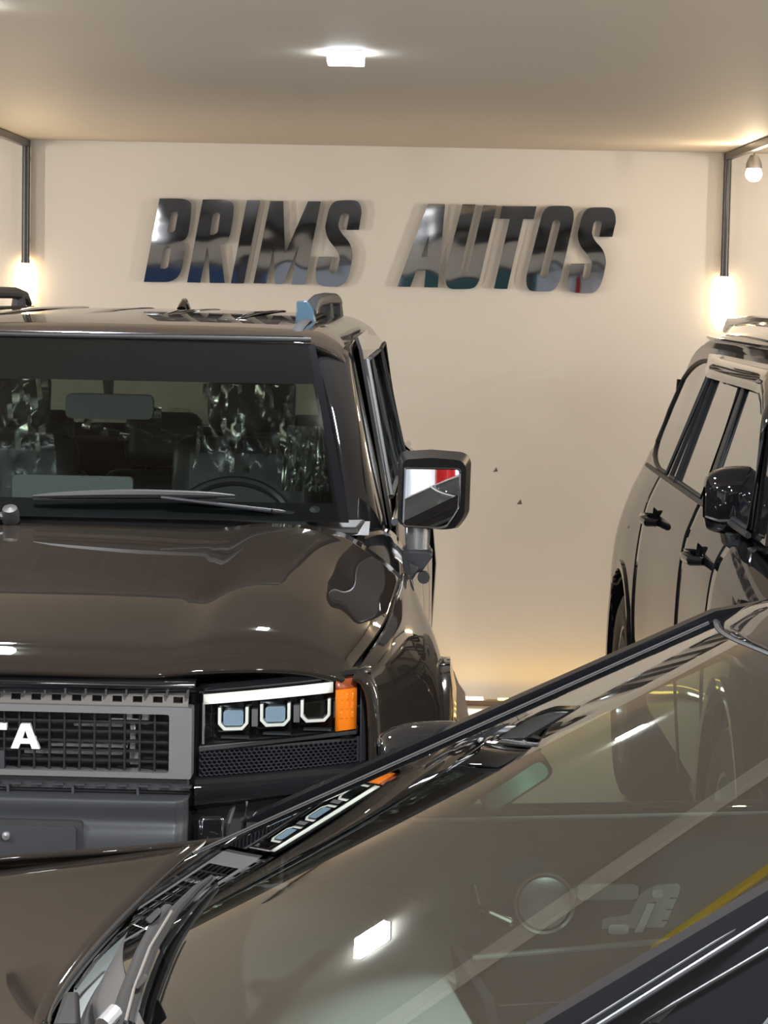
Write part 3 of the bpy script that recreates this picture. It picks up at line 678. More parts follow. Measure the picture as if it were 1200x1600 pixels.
# ---- side mirrors
for sg in (1, -1):
    def mp(x, z): return (sg * x, z)
    sh = outline([(.882, 1.523), (.948, 1.528), (1.022, 1.523), (1.048, 1.520, 1), (1.052, 1.495), (1.050, 1.372), (1.046, 1.352, 1), (1.022, 1.326), (1.000, 1.318, 1), (.96, 1.322), (.878, 1.330), (.865, 1.334, 1), (.864, 1.352), (.864, 1.505), (.866, 1.521, 1)])
    mf = lambda a, b, s=sg: (s * a, 1.58 + (a - .86) * .10, b)
    o = MB().plate(sh, [], mf, lambda p: Vector(((p.x - (.958 * (1 if p.x > 0 else -1))) * .86 + .958 * (1 if p.x > 0 else -1), p.y - .13, (p.z - 1.42) * .88 + 1.42)))
    o.build('mirror_housing', 'mirrorblack', suv, bevel=.012, seg=3)
    # reflector faces back; the side seen from the front carries a framed inset as in the photo
    gl = outline([(.884, 1.488), (1.016, 1.488), (1.024, 1.486, 1), (1.024, 1.476), (1.022, 1.392), (1.020, 1.380, 1), (.995, 1.345), (.985, 1.338, 1), (.965, 1.337), (.890, 1.340), (.882, 1.341, 1), (.881, 1.350)])
    MB().plate(gl, [], lambda a, b, s=sg: (s * a, 1.58 + (a - .86) * .10 - .134 + (b - 1.42) * .035, b), lambda p: p + Vector((0, .006, 0))).build('mirror_inset', 'mirror', suv)
    fp = [(sg * a, 1.58 + (a - .86) * .10 - .1365 + (b - 1.42) * .035, b) for a, b in gl + gl[:1]]
    MB().tube(fp, .0028, 6, flat=1).build('inset_frame', 'dchrome', suv)
    MB().tube([(sg * .918, 1.52, 1.34), (sg * .918, 1.52, 1.27)], [.033, .031], 16).build('mirror_stalk', 'silver', suv)
    o = MB().plate([(sg * .868, 1.278), (sg * .955, 1.277), (sg * .960, 1.262), (sg * .932, 1.222), (sg * .905, 1.212)], [], lambda a, b: (a, 1.48, b), lambda p: p + Vector((0, .09, 0))).build('mirror_knuckle', 'satin', suv, bevel=.008)
    MB().hexa([(sg * .835, 1.44, 1.235), (sg * .905, 1.46, 1.195), (sg * .905, 1.58, 1.195), (sg * .835, 1.58, 1.235),
               (sg * .862, 1.45, 1.268), (sg * .928, 1.47, 1.235), (sg * .928, 1.58, 1.235), (sg * .862, 1.58, 1.268)]).build('mirror_arm', 'satin', suv, bevel=.008)
    MB().lathe([(.001, -.012), (.016, -.012), (.016, .012), (.001, .012)], (sg * .936, 1.5, 1.205), (0, 1, 0), 14).build('mirror_camera', 'plastic', suv)

# ---- front face
def fv(u): return .012 + off(u)     # depth of the front face
# top glossy slam strip between bonnet and grille
G = []
for dz, dv in [(.0, .016), (-.004, -.006), (-.016, -.010), (-.026, -.004), (-.03, .02)]:
    G.append([(u, fv(u) + dv - .012, 1.156 - .00 * u + dz + (.0 if u < .5 else -(u - .5) * .05)) for u in (0, .15, .3, .42, .49, .50)])
MB().grid(dense(mirror_net(C(G)), 10, 50)).build('grille_brow', 'suvblack', suv, smooth=60)
MB().tube([(u, -.010, 1.147) for u in np.linspace(-.49, .49, 20)], .0028, 8).build('brow_highlight_strip', 'dchrome', suv)
# brown slotted strip
o = MB()
slots = []
n = 24; x0, x1 = -.487, .487
for k in range(n):
    c = x0 + (k + .5) * (x1 - x0) / n
    slots.append([(c - .0095, 1.1115), (c - .0095, 1.1235), (c + .0095, 1.1235), (c + .0095, 1.1115)])
MB().plate([(x0, 1.1045), (x1, 1.1045), (x1, 1.130), (x0, 1.130)], slots, lambda a, b: (a, .006 + (b - 1.10) * .3, b), lambda p: p + Vector((0, .012, 0))).build('slotted_grille_strip', 'brownp', suv)
for k in range(n + 1):
    c = x0 + k * (x1 - x0) / n
    MB().box((c, .004, 1.133), (.004, .02, .012)).build('grille_tooth', 'plastic', suv)
# gray frame: one ring
ring_o = rrect(-.497, .9625, .497, 1.1055, .006); ring_i = rrect(-.452, .974, .452, 1.0915, .006)
MB().plate(ring_o, [ring_i], lambda a, b: (a, -.012, b), lambda p: p + Vector((0, .05, 0))).build('grille_frame', 'gray', suv, bevel=.004)
# grid bars
gb = 30
for k in range(1, gb):
    x = -.452 + .904 * k / gb
    MB().box((x, .008, 1.032), (.0042, .012, .118)).build('grille_bar_vertical', 'grilleblack', suv)
for k in range(1, 6):
    z = .974 + .1175 * k / 6
    MB().box((0, .012, z), (.904, .014, .0045)).build('grille_bar_horizontal', 'grilleblack', suv)
# radiator hardware behind
MB().box((0, .14, 1.03), (.92, .02, .16)).build('radiator', 'rubber', suv)
for (x, z, w, h) in [(.36, 1.064, .07, .012), (.36, 1.074, .02, .03), (.395, 1.072, .015, .03), (.30, 1.055, .10, .008), (.37, 1.02, .012, .075), (.28, 1.013, .16, .009), (.25, .998, .2, .009), (.375, .99, .02, .03), (-.3, 1.05, .2, .01), (-.32, 1.01, .2, .01), (-.25, .995, .2, .01)]:
    MB().box((x, .075, z), (w, .02, h)).build('radiator_bracket', 'silver', suv, bevel=.002)
# lettering across the grille
def emblem(chars):
    outl = {
     'T': ([(-.5, .5), (.5, .5), (.5, .24), (.14, .24), (.14, -.5), (-.14, -.5), (-.14, .24), (-.5, .24)], []),
     'O': (outline([(-.2, .5), (.2, .5), (.5, .5, 1), (.5, .1), (.5, -.1), (.5, -.5, 1), (.2, -.5), (-.2, -.5), (-.5, -.5, 1), (-.5, -.1), (-.5, .1), (-.5, .5, 1)]),
           [outline([(-.1, .26), (.1, .26), (.24, .26, 1), (.24, .08), (.24, -.08), (.24, -.26, 1), (.1, -.26), (-.1, -.26), (-.24, -.26, 1), (-.24, -.08), (-.24, .08), (-.24, .26, 1)])]),
     'Y': ([(-.5, .5), (-.22, .5), (0, .18), (.22, .5), (.5, .5), (.14, -.08), (.14, -.5), (-.14, -.5), (-.14, -.08)], []),
     'A': ([(-.16, .5), (.16, .5), (.52, -.5), (.24, -.5), (.17, -.30), (-.17, -.30), (-.24, -.5), (-.52, -.5)], [[(0, .24), (.1, -.10), (-.1, -.10)]]),
    }
    for i, ch in enumerate(chars):
        c = (i - (len(chars) - 1) / 2) * .0655
        o, h = outl[ch]
        sx, sz = .056, .050
        e = MB().plate([(p[0] * sx + c, p[1] * sz + 1.040) for p in o], [[(p[0] * sx + c, p[1] * sz + 1.040) for p in hh] for hh in h], lambda a, b: (a, -.004, b), lambda p: p + Vector((0, .014, 0)))
        ob = e.build('emblem_letter', 'letterw', suv); ob['label'] = f'silver letter {ch} on the grille'
emblem('TOYOTA')
# camera square under the lettering
MB().plate(rrect(-.045 + .09, .975, .122, 1.010, .003), [], lambda a, b: (a, -.004, b), lambda p: p + Vector((0, .02, 0))).build('sensor_square', 'satin', suv)
# lower tabs
MB().box((0, .02, .945), (.98, .03, .035)).build('lower_grille_trim', 'plastic', suv, bevel=.003)
for k in range(-11, 12):
    MB().box((k * .0425 + .02, -.002, .946), (.019, .018, .004)).build('trim_tab', 'satin', suv)
for k in range(-3, 4):
    MB().box((k * .13, .0, .934), (.005, .014, .016)).build('trim_pin', 'satin', suv)
# headlamps
for sg in (1, -1):
    def q(u, dz, dv=0): return (sg * u, fv(u) + dv, dz)
    def zt(u): return 1.127 + (u - .51) * .070      # upper edge line
    def zb(u): return 1.020 + (u - .51) * .060
    # gloss black surround band above
    G = []
    for a_, dv in [(.018, .03), (.016, .006), (.008, -.002), (0, .0)]:
        G.append([q(u, zt(u) + a_, dv) for u in np.linspace(.505, .845, 12)])
    MB().grid(G).build('lamp_brow', 'suvblack', suv, solid=.006)
    # dark bowl
    G = []
    for i, dv in [(0, 0.002), (1, .045)]:
        pass
    b = MB()
    us = np.linspace(.512, .815, 12)
    b.grid([[q(u, zt(u) - .001, .004) for u in us], [q(u, zt(u) - .006, .05) for u in us], [q(u, zb(u) + .006, .05) for u in us], [q(u, zb(u) + .001, .004) for u in us]])
    b.build('lamp_bowl', 'suvblack', suv, solid=.003)
    # daylight light guide along the top
    b = MB(); us = np.linspace(.514, .770, 14)
    b.grid([[q(u, zt(u) - .003, -.002) for u in us], [q(u, zt(u) - .023 - (u - .5) * .006, -.004) for u in us], [q(u, zt(u) - .026 - (u - .5) * .006, .03) for u in us]])
    b.build('daylight_guide', 'ledwhite', suv, solid=.003)
    MB().tube([q(.514, zt(.514) - .02, 0), q(.514, zb(.514) + .003, 0)], .003, 6).build('lamp_inner_edge', 'silver', suv)
    # three projector units
    for cu, k in ((.572, 0), (.655, 1), (.735, 2)):
        zc = (zt(cu) + zb(cu)) / 2 - .006
        w, h = .030, .0235
        pl = [(cu - w, zc + h), (cu - w, zc - h * .45), (cu - w * .62, zc - h), (cu + w * .62, zc - h), (cu + w, zc - h * .45), (cu + w, zc + h)]
        inn = [(cu - w + .006, zc + h), (cu - w + .006, zc - h * .35), (cu - w * .52, zc - h + .006), (cu + w * .52, zc - h + .006), (cu + w - .006, zc - h * .35), (cu + w - .006, zc + h)]
        u_ring = [pl[0], pl[1], pl[2], pl[3], pl[4], pl[5], inn[5], inn[4], inn[3], inn[2], inn[1], inn[0]]
        e = MB().plate([(a, z) for a, z in u_ring], [], lambda a, z: q(a, z, .008), lambda p: p + Vector((0, .025, 0)))
        o = e.build('lamp_unit_ring', 'ledwhite', suv, bevel=.001)
        ln = rrect(cu - w * .66, zc - h * .62, cu + w * .66, zc + h * .72, .007)
        o = MB().plate(ln, [], lambda a, z: q(a, z, .014), lambda p: p + Vector((0, .03, 0))).build('projector_lens', 'lensblue' if k < 2 else 'dchrome', suv, bevel=.004, seg=3)
        MB().box(q(cu + .042, zc, .03), (.012, .03, .035)).build('lamp_divider', 'gray', suv)
        MB().box(q(cu + .004, zb(cu) + .010, .016), (.056, .02, .004)).build('lamp_fin', 'satin', suv)
    # amber marker
    b = MB(); us = np.linspace(.776, .818, 5)
    b.grid([[q(u, zt(u) - .002 + z_, dv) for u in us] for z_, dv in ((.004, .01), (.0, -.004), (-.02, -.006), (-.104, -.004), (-.107, .01))])
    b.build('amber_marker', 'amber', suv, solid=.004)
    b = MB().grid([[q(u, zt(u) + .001, -.006) for u in us], [q(u, zt(u) - .019, -.0085) for u in us], [q(u, zt(u) - .020, .002) for u in us]])
    b.build('marker_top_band', 'amberdark', suv, solid=.002)
    for r_ in range(3):
        for c_ in range(3):
            MB().box(q(.786 + c_ * .011, zt(.79) - .036 - r_ * .019, -.002), (.009, .008, .015)).build('marker_cell', 'amber', suv, bevel=.002)
    # clear cover lens
    b = MB(); us = np.linspace(.510, .822, 16)
    b.grid([[q(u, zt(u), -.004) for u in us], [q(u, (zt(u) + zb(u)) / 2, -.010) for u in us], [q(u, zb(u), -.004) for u in us]])
    b.build('lamp_cover', 'clear', suv, smooth=180)
    # outer plastic edge strip
    MB().hexa([q(.826, .90, .0), q(.842, .90, .01), q(.852, .90, .09), q(.83, .90, .06), q(.824, 1.145, .0), q(.838, 1.148, .01), q(.848, 1.15, .09), q(.83, 1.148, .06)]).build('lamp_side_strip', 'satin', suv, bevel=.004)
    # bar under the lamp and honeycomb panel
    MB().hexa([q(.505, 1.006, -.004), q(.82, 1.030, -.004), q(.82, 1.03, .06), q(.505, 1.006, .06), q(.505, 1.020, -.004), q(.82, 1.040, -.004), q(.82, 1.040, .06), q(.505, 1.020, .06)]).build('lamp_lower_bar', 'plastic', suv, bevel=.003)
    b = MB(); px_, pz_ = .0098, .0084
    rows_ = 7
    for r_ in range(rows_):
        for c_ in range(32):
            u = .512 + c_ * px_ + (px_ / 2 if r_ % 2 else 0)
            if u > .818: continue
            z = .962 + r_ * pz_ * .88 + (u - .51) * .052 * (1 - r_ / 12)
            R_ = .0056; r2 = .0040; k = 6
            vs = []
            for rad, dv in ((R_, -.003), (r2, -.001), (r2 * .9, .014)):
                for j in range(k):
                    a = PI / 6 + j * PI / 3; vs.append(q(u + math.cos(a) * rad, z + math.sin(a) * rad * .86, dv))
            b.add(vs, [(i * k + j, i * k + (j + 1) % k, (i + 1) * k + (j + 1) % k, (i + 1) * k + j) for i in range(2) for j in range(k)])
    b.build('honeycomb_panel', 'satin', suv, kind='stuff', smooth=20)
    b = MB(); us = np.linspace(.505, .83, 10)
    b.grid([[q(u, .956 + (u - .51) * .05, .016) for u in us], [q(u, 1.008 + (u - .51) * .05, .016) for u in us]]).build('honeycomb_backing', 'rubber', suv)
    # painted bumper wing below
    b = MB(); us = np.linspace(.500, .845, 14)
    b.grid([[q(u, z + (u - .5) * k, dv) for u in us] for z, k, dv in ((.957, .05, .004), (.95, .05, -.012), (.93, .06, -.022), (.905, .07, -.02), (.893, .12, -.004), (.885, .14, .03))])
    b.build('bumper_wing', 'black', suv, smooth=60)
    # dark recess and the corner duct
    b = MB(); us = np.linspace(.50, .87, 10)
    b.grid([[q(u, .90 + (u - .5) * .1, .05) for u in us], [q(u, .5, .05) for u in us]]).build('duct_backing', 'rubber', suv)
    MB().tube([q(.575, .895, .02), q(.565, .86, .0), q(.56, .80, 0), q(.56, .6, 0)], .006, 6).build('duct_edge', 'satin', suv)
    MB().tube([q(.60, .90, .02), q(.598, .86, .01), q(.598, .6, .01)], .003, 6).build('duct_rib', 'dchrome', suv)
    G = [[q(u, z, dv) for u in (.50, .52, .55, .558)] for z, dv in ((.885, -.012), (.87, -.02), (.8, -.02), (.6, -.02))]
    MB().grid(G).build('bumper_corner', 'suvblack', suv, solid=.006)
# centre bumper in satin plastic
G = []
for v, z in [(.02, .928), (-.035, .926), (-.045, .915), (-.040, .88), (-.052, .855), (-.055, .80), (-.05, .7), (-.03, .5)]:
    G.append([(0, v, z), (.25, v, z), (.44, v + .002, z), (.475, v + .008, z), (.492, v + .04, z)])
MB().grid(dense(mirror_net(C(G)), 40, 50)).build('centre_bumper', 'satin', suv, solid=.006, smooth=60)
MB().box((0, .01, .935), (.99, .02, .004)).build('bumper_top_edge', 'dchrome', suv)
# plate holder
MB().plate(rrect(-.288, .74, .288, .882, .012), [], lambda a, b: (a, -.058, b), lambda p: p + Vector((0, .02, 0))).build('plate_recess', 'rubber', suv)
pl = MB().plate(rrect(-.276, .745, .276, .872, .008), [], lambda a, b: (a, -.066, b), lambda p: p + Vector((0, .012, 0))).build('number_plate_holder', 'satin', suv, bevel=.003)
for sg in (1, -1):
    MB().lathe([(.001, .007), (.0075, .006), (.009, .0)], (sg * .138, -.068, .852), (0, -1, 0), 16).build('plate_bolt', 'silver', pl)
    o = MB().plate(outline([(sg * .118 - .006, .862), (sg * .118 + .006, .862), (sg * .118 + .009, .848, 1), (sg * .118 + .004, .842), (sg * .118 - .006, .842)]), [], lambda a, b: (a, -.0665, b), lambda p: p + Vector((0, -.0012, 0))).build('white_mark', 'letterw', pl)

# ================================================================== RIGHT-HAND OFF-ROADER
lx = thing('grey_off_roader', 'big black off-roader at the right edge, parked nose out, seen along its mirror-polished side', 'car', (1.91, 5.75, 0))
LS = [
 (0.15, [(.62, 1.10), (.68, 1.06), (.72, .98), (.74, .85), (.75, .7), (.74, .45)]),
 (0.45, [(.80, 1.14), (.86, 1.10), (.90, 1.02), (.93, .85), (.94, .7), (.92, .45)]),
 (0.95, [(.84, 1.19), (.90, 1.15), (.95, 1.06), (.985, .90), (.995, .75), (.97, .45)]),
 (1.5, [(.875, 1.25), (.920, 1.20), (.955, 1.12), (.975, .95), (.98, .75), (.955, .42)]),
 (2.2, [(.905, 1.290), (.930, 1.235), (.958, 1.15), (.975, .98), (.978, .75), (.955, .42)]),
 (3.1, [(.905, 1.290), (.930, 1.235), (.960, 1.15), (.978, .98), (.980, .75), (.96, .42)]),
 (3.6, [(.898, 1.292), (.928, 1.235), (.960, 1.15), (.988, .98), (.998, .75), (.975, .45)]),
 (4.1, [(.880, 1.30), (.915, 1.235), (.955, 1.14), (.995, .97), (1.005, .75), (.98, .45)]),
 (4.45, [(.845, 1.32), (.885, 1.235), (.930, 1.14), (.980, .97), (.995, .75), (.96, .45)]),
 (4.72, [(.74, 1.33), (.79, 1.235), (.84, 1.14), (.89, .97), (.90, .75), (.86, .45)]),
]
for sg in (-1, 1):
    for nm, a, b_, cut in [('front_fender', .15, 1.62, (1.02,)), ('front_door', 1.630, 2.30, ()), ('rear_door', 2.310, 3.52, ()), ('rear_quarter', 3.53, 4.72, (3.99,))]:
        if nm == 'front_door': b_ = 2.285
        if nm == 'front_fender': b_ = 1.0 if False else 1.62
        o = MB().grid(side_net(LS, a, b_, 24, 26, sg)).build(nm, 'black', lx, solid=.012, smooth=60)
        if cut: boolean_cut(o, [cyl_cutter(sg * .95, cut[0], .445, .44, .5)])
    for yc in (1.02, 3.99):
        wheel(lx, sg * .86, yc, .40, sg, .395, .26, 'dchrome', 'gold')
        MB().lathe([(.46, -.30), (.46, 0), (.44, .06)], (sg * .88, yc, .445), (sg, 0, 0), 32).build('arch_liner', 'rubber', lx)
        G = []
        for k in range(25):
            a = PI * (-.02 + 1.04 * k / 24)
            y, z = yc + math.cos(a) * .44, .445 + math.sin(a) * .44; y2, z2 = yc + math.cos(a) * .475, .445 + math.sin(a) * .475
            G.append([(sg * .95, y, z), (sg * 1.006, y, z), (sg * 1.008, y2, z2), (sg * .975, y2, z2)])
        MB().grid(G).build('wheel_arch_lip', 'black', lx, smooth=50)
def lxu(z): return .905 - (z - 1.29) * .36 - max(0, z - 1.64) ** 2 * 2.2
def lxm(sg, o=0): return lambda v, z: (sg * (lxu(z) + o - max(0, v - 3.85) ** 2 * .22), v, z)
LX_OUT = outline([(.95, 1.285), (2.2, 1.286), (3.55, 1.286), (4.45, 1.315), (4.42, 1.45), (4.32, 1.62), (4.22, 1.745, 1), (3.7, 1.77), (2.0, 1.77), (1.72, 1.745, 1), (1.5, 1.60)])
LXW = [outline([(3.33, 1.300), (3.60, 1.300), (3.90, 1.315, 1), (3.96, 1.38), (3.96, 1.50), (3.90, 1.62), (3.76, 1.705, 1), (3.42, 1.700), (3.30, 1.700)]),
       [(3.20, 1.300), (3.22, 1.700), (2.50, 1.700), (2.30, 1.300)],
       [(2.16, 1.300), (2.33, 1.695), (1.92, 1.685), (1.60, 1.52), (1.25, 1.300)]]
for sg in (-1, 1):
    MB().plate(LX_OUT, [], lxm(sg), lambda p, s=sg: p - Vector((s * .03, 0, 0))).build('side_pillars', 'black', lx, smooth=20)
    for i, w in enumerate(LXW):
        if sg > 0 or True:
            MB().plate(w if i == 0 else w, [], lxm(sg, .004), lambda p, s=sg: p - Vector((s * .006, 0, 0))).build('side_window', 'tintd', lx)
        path = [lxm(sg, .006)(*w[j % len(w)]) for j in range(len(w) + 1)]
        MB().tube(path, .008, 6).build('window_seal', 'satin', lx)
    # divider bars, belt moulding, rain visor along the top of the windows
    MB().tube([lxm(sg, .010)(2.99, 1.29), lxm(sg, .010)(3.10, 1.70)], .009, 6).build('window_divider', 'satin', lx)
    MB().plate([(2.16, 1.292), (2.27, 1.292), (2.44, 1.705), (2.34, 1.705)], [], lxm(sg, .010), lambda p, s=sg: p - Vector((s * .008, 0, 0))).build('middle_pillar_cover', 'satin', lx)
    MB().tube([lxm(sg, .010)(v, 1.288) for v in np.linspace(1.2, 3.95, 12)], .009, 8).build('belt_moulding', 'satin', lx)
    G = []
    for v in np.linspace(1.5, 3.36, 16):
        top = 1.728 - max(0, 1.9 - v) ** 1.5 * .5; e = min(1, (3.36 - v) * 6)
        G.append([lxm(sg, .006)(v, top), lxm(sg, .028)(v, top - .02 * e), lxm(sg, .036)(v, top - .045 * e), lxm(sg, .030)(v, top - .075 * e)])
    MB().grid(G).build('window_rain_visor', 'tintd', lx, solid=.003, smooth=60)
    # handles
    for v in (3.17, 1.93):
        pr = cr(prof(LS, v), 60); j = int(np.argmin(abs(pr[:, 1] - 1.148))); u = pr[j, 0]
        MB().lathe([(.001, -.014), (.030, -.012), (.042, 0.0), (.045, .004)], (sg * (u), v + .01, 1.148), (sg, 0, 0), 20).build('handle_cup', 'black', lx)
        MB().tube([(sg * (u + .002), v + .11, 1.152), (sg * (u + .034), v + .085, 1.152), (sg * (u + .042), v, 1.150), (sg * (u + .034), v - .085, 1.148), (sg * (u + .002), v - .11, 1.148)], [.012, .016, .017, .016, .012], 10).build('door_handle', 'black', lx)
    MB().tube([lxm(sg)(v, 1.772) for v in np.linspace(1.9, 4.2, 8)], .008, 6).build('roof_gutter', 'black', lx)
    # roof rails
    MB().tube([(sg * x, v, z) for x, v, z in [(.60, 1.95, 1.80), (.61, 2.1, 1.838), (.615, 2.6, 1.850), (.615, 3.4, 1.848), (.61, 4.0, 1.835), (.60, 4.2, 1.80)]], [.012, .018, .018, .018, .018, .012], 8).build('roof_rail', 'chrome', lx)
    # mirror
    mh = MB(); prm = []
    cx, cy, cz = sg * .895, 1.66, 1.345
    for i, (dx, w, h, dzz) in enumerate([(-.088, .02, .045, -.005), (-.080, .065, .075, -.004), (-.045, .095, .092, 0), (0, .105, .098, .002), (.045, .10, .097, .004), (.076, .09, .092, .004), (.082, .08, .086, .004)]):
        ringp = []
        for j in range(20):
            a = 2 * PI * j / 20; ca, sa = math.cos(a), math.sin(a)
            sq = (abs(ca) ** 3 + abs(sa) ** 3) ** (-1 / 3)
            ringp.append((cx - sg * dx, cy + ca * w * sq * .62 - (.02 if ca < 0 else 0), cz + sa * h * sq + dzz))
        prm.append(ringp + ringp[:1])
    mh.grid(dense(np.array(prm), 26, 41)); mh.build('mirror_housing', 'black', lx, smooth=60)
    MB().tube([(cx + sg * .085, cy - .05, cz - .045), (cx + sg * .05, cy - .08, cz - .055), (cx - sg * .03, cy - .085, cz - .05)], [.006, .010, .008], 8).build('mirror_indicator', 'dchrome', lx)
    MB().hexa([(sg * .90, 1.60, 1.16), (sg * .86, 1.60, 1.15), (sg * .86, 1.70, 1.15), (sg * .91, 1.70, 1.16), (sg * .93, 1.60, 1.262), (sg * .83, 1.60, 1.262), (sg * .83, 1.72, 1.262), (sg * .93, 1.72, 1.262)]).build('mirror_stalk', 'satin', lx, bevel=.012)
    MB().hexa([(sg * .88, 1.35, 1.20), (sg * .78, 1.35, 1.22), (sg * .80, 1.75, 1.22), (sg * .93, 1.75, 1.125), (sg * .88, 1.35, 1.24), (sg * .78, 1.35, 1.26), (sg * .80, 1.75, 1.26), (sg * .93, 1.75, 1.20)]).build('mirror_foot', 'satin', lx, bevel=.012)
RL = []
for v, z in [(.95, 1.30), (1.45, 1.56), (1.75, 1.71), (2.0, 1.772), (2.5, 1.800), (3.4, 1.808), (4.1, 1.79), (4.35, 1.74), (4.48, 1.6)]:
    k = 1 if v > 1.9 else 1.0
    w = lxu(min(z, 1.77)) - (max(0, v - 3.85) ** 2 * .22)
    RL.append([(0, v - (.12 if v < 2 else 0), z + .012), (w * .4, v - (.09 if v < 2 else 0), z + .010), (w * .75, v - (.03 if v < 2 else 0), z + .002), (w * .93, v, z - .012), (w * 1.0, v + .02, z - .035)])
RLd = dense(mirror_net(C(RL)), 50, 40)
MB().grid(RLd[14:]).build('roof', 'black', lx, solid=.015, smooth=60)
MB().grid(RLd[:15]).build('windscreen', 'tintd', lx, solid=.005, smooth=180)
BN = []
for v, z in [(.12, 1.08), (.2, 1.13), (.5, 1.19), (.9, 1.235), (1.05, 1.25)]:
    BN.append([(0, v - .06, z + .02), (.3, v - .05, z + .02), (.6, v, z + .01), (.72 if v < .3 else .82, v + .05, z - .03), (.76 if v < .3 else .85, v + .07, z - .06)])
MB().grid(dense(mirror_net(C(BN)), 20, 40)).build('bonnet', 'black', lx, solid=.015, smooth=60)
MB().grid(dense(mirror_net(C([[(0, v, z), (.4, v + .01, z), (.65, v + .06, z), (.75, v + .16, z)] for v, z in ((.06, 1.08), (0, 1.0), (-.02, .8), (0, .6), (.06, .35))])), 14, 30)).build('front_bumper', 'black', lx, solid=.01, smooth=60)
MB().plate(outline([(-.42, .95), (.42, .95), (.30, .62), (.2, .45), (-.2, .45), (-.30, .62)]), [], lambda a, b: (a, -.028, b), lambda p: p + Vector((0, .03, 0))).build('grille', 'dchrome', lx, bevel=.006)
for sg in (1, -1): MB().hexa([(sg * .48, .02, .92), (sg * .72, .12, .94), (sg * .74, .2, .94), (sg * .5, .1, .92), (sg * .48, .02, 1.0), (sg * .72, .12, 1.03), (sg * .74, .2, 1.03), (sg * .5, .1, 1.0)]).build('headlamp', 'dchrome', lx, bevel=.01)
MB().grid(dense(mirror_net(C([[(0, v, z), (.4, v, z), (.68, v - .04, z), (.76, v - .10, z)] for v, z in ((4.50, 1.60), (4.62, 1.36), (4.76, 1.2), (4.80, 1.0), (4.80, .7), (4.74, .4))])), 16, 30)).build('tailgate', 'black', lx, solid=.01, smooth=60)
for sg in (-1, 1):
    MB().hexa([(sg * .80, 4.60, 1.06), (sg * .93, 4.44, 1.06), (sg * .92, 4.52, 1.06), (sg * .80, 4.74, 1.06), (sg * .78, 4.60, 1.16), (sg * .915, 4.44, 1.16), (sg * .90, 4.52, 1.16), (sg * .78, 4.72, 1.16)]).build('tail_lamp', 'tintd', lx, bevel=.008)
MB().box((0, 2.4, .62), (1.5, 4.2, .5)).build('floor_pan', 'rubber', lx)
MB().box((0, 2.6, 1.1), (1.6, 3.0, .35)).build('cabin_core', 'rubber', lx)

# beige crumpled sheet against the wall behind the brown car
t = MB()
t.plate([(.235, .0), (.235, .335), (.262, .315), (.275, .316), (.300, .312), (.318, .285), (.338, .235), (.365, .20), (.40, 0)], [], lambda a, b: (a, 10.9 + (b * .25), b), lambda p: p + Vector((0, .03, 0)))
o = tag(t.build('folded_board', 'beige', bevel=.004), 'beige folded board leaning on the floor behind the brown car by the glowing strip', 'board')

# ================================================================== FOREGROUND SEDAN  (a = towards the tail, b = away from the viewer)
PSI = math.radians(7.7)
sd = thing('sedan', 'dark low saloon in the foreground, its windscreen mirroring the wall sign', 'car', (-.232, 3.605, .04), PSI)
BW = [(-1, -.02, .80, .925), ]
def swp(s, t, o=0):
    """windscreen point: s -1..1 across, t 0 base..1 top"""
    a0 = -.13 + .15 * abs(s) ** 1.7; a1 = .815 + .085 * abs(s) ** 2.2
    b0, b1 = (.80, .655) if s > 0 else (.90, .675)
    a = a0 + (a1 - a0) * t; b = s * (b0 + (b1 - b0) * t)
    z = .924 + .461 * a - .135 * ((b * b + .004) ** .75 - .588)
    n = Vector((-.447, 0, .894)) + Vector((0, .25 * s ** 3, 0)); n.normalize()
    return Vector((a, b, z)) + n * o
def sgrid(s0, s1, t0, t1, ns, nt_, o=0): return [[swp(s, t, o) for s in np.linspace(s0, s1, ns)] for t in np.linspace(t0, t1, nt_)]
MB().grid(sgrid(-.995, .995, .0, .998, 70, 50)).build('windscreen', 'ws2', sd, smooth=180)
b = MB().grid(sgrid(-.99, .99, .0, .055, 60, 4, -.006)).grid(sgrid(-.99, .99, .975, .998, 60, 3, -.006)).grid(sgrid(.986, .995, .05, .98, 3, 30, -.006)).grid(sgrid(-.995, -.986, .05, .98, 3, 30, -.006))
b.build('windscreen_frit', 'frit', sd, smooth=180)
MB().tube([swp(s, 1.003, -.001) for s in np.linspace(-.98, .98, 40)], .0045, 8, flat=.6).build('windscreen_top_seal', 'satin', sd)
# A pillars with glossy roof rail
for sg in (1, -1):
    P = []
    for t in np.linspace(-.02, 1.0, 16):
        e = swp(sg * .993, t, .001); f = swp(sg * 1.0, t, 0)
        P.append([e - Vector((0, 0, .01)), e, f + Vector((0, 0, -.003)), f + Vector((.010, sg * .005, -.020)), f + Vector((.03, sg * .006, -.045)), f + Vector((.05, -sg * .02, -.05))])
    MB().grid(dense(np.array([[tuple(q) for q in r_] for r_ in P]), 30, 18)).build('front_pillar', 'black', sd, smooth=60)
    MB().tube([swp(sg * .994, t, .001) for t in np.linspace(0, .99, 24)], .0022, 8).build('pillar_moulding', 'rubber', sd)
    MB().tube([swp(sg * 1.004, t, -.006) for t in np.linspace(.02, 1.0, 24)], .0035, 8).build('pillar_edge_trim', 'satin', sd)
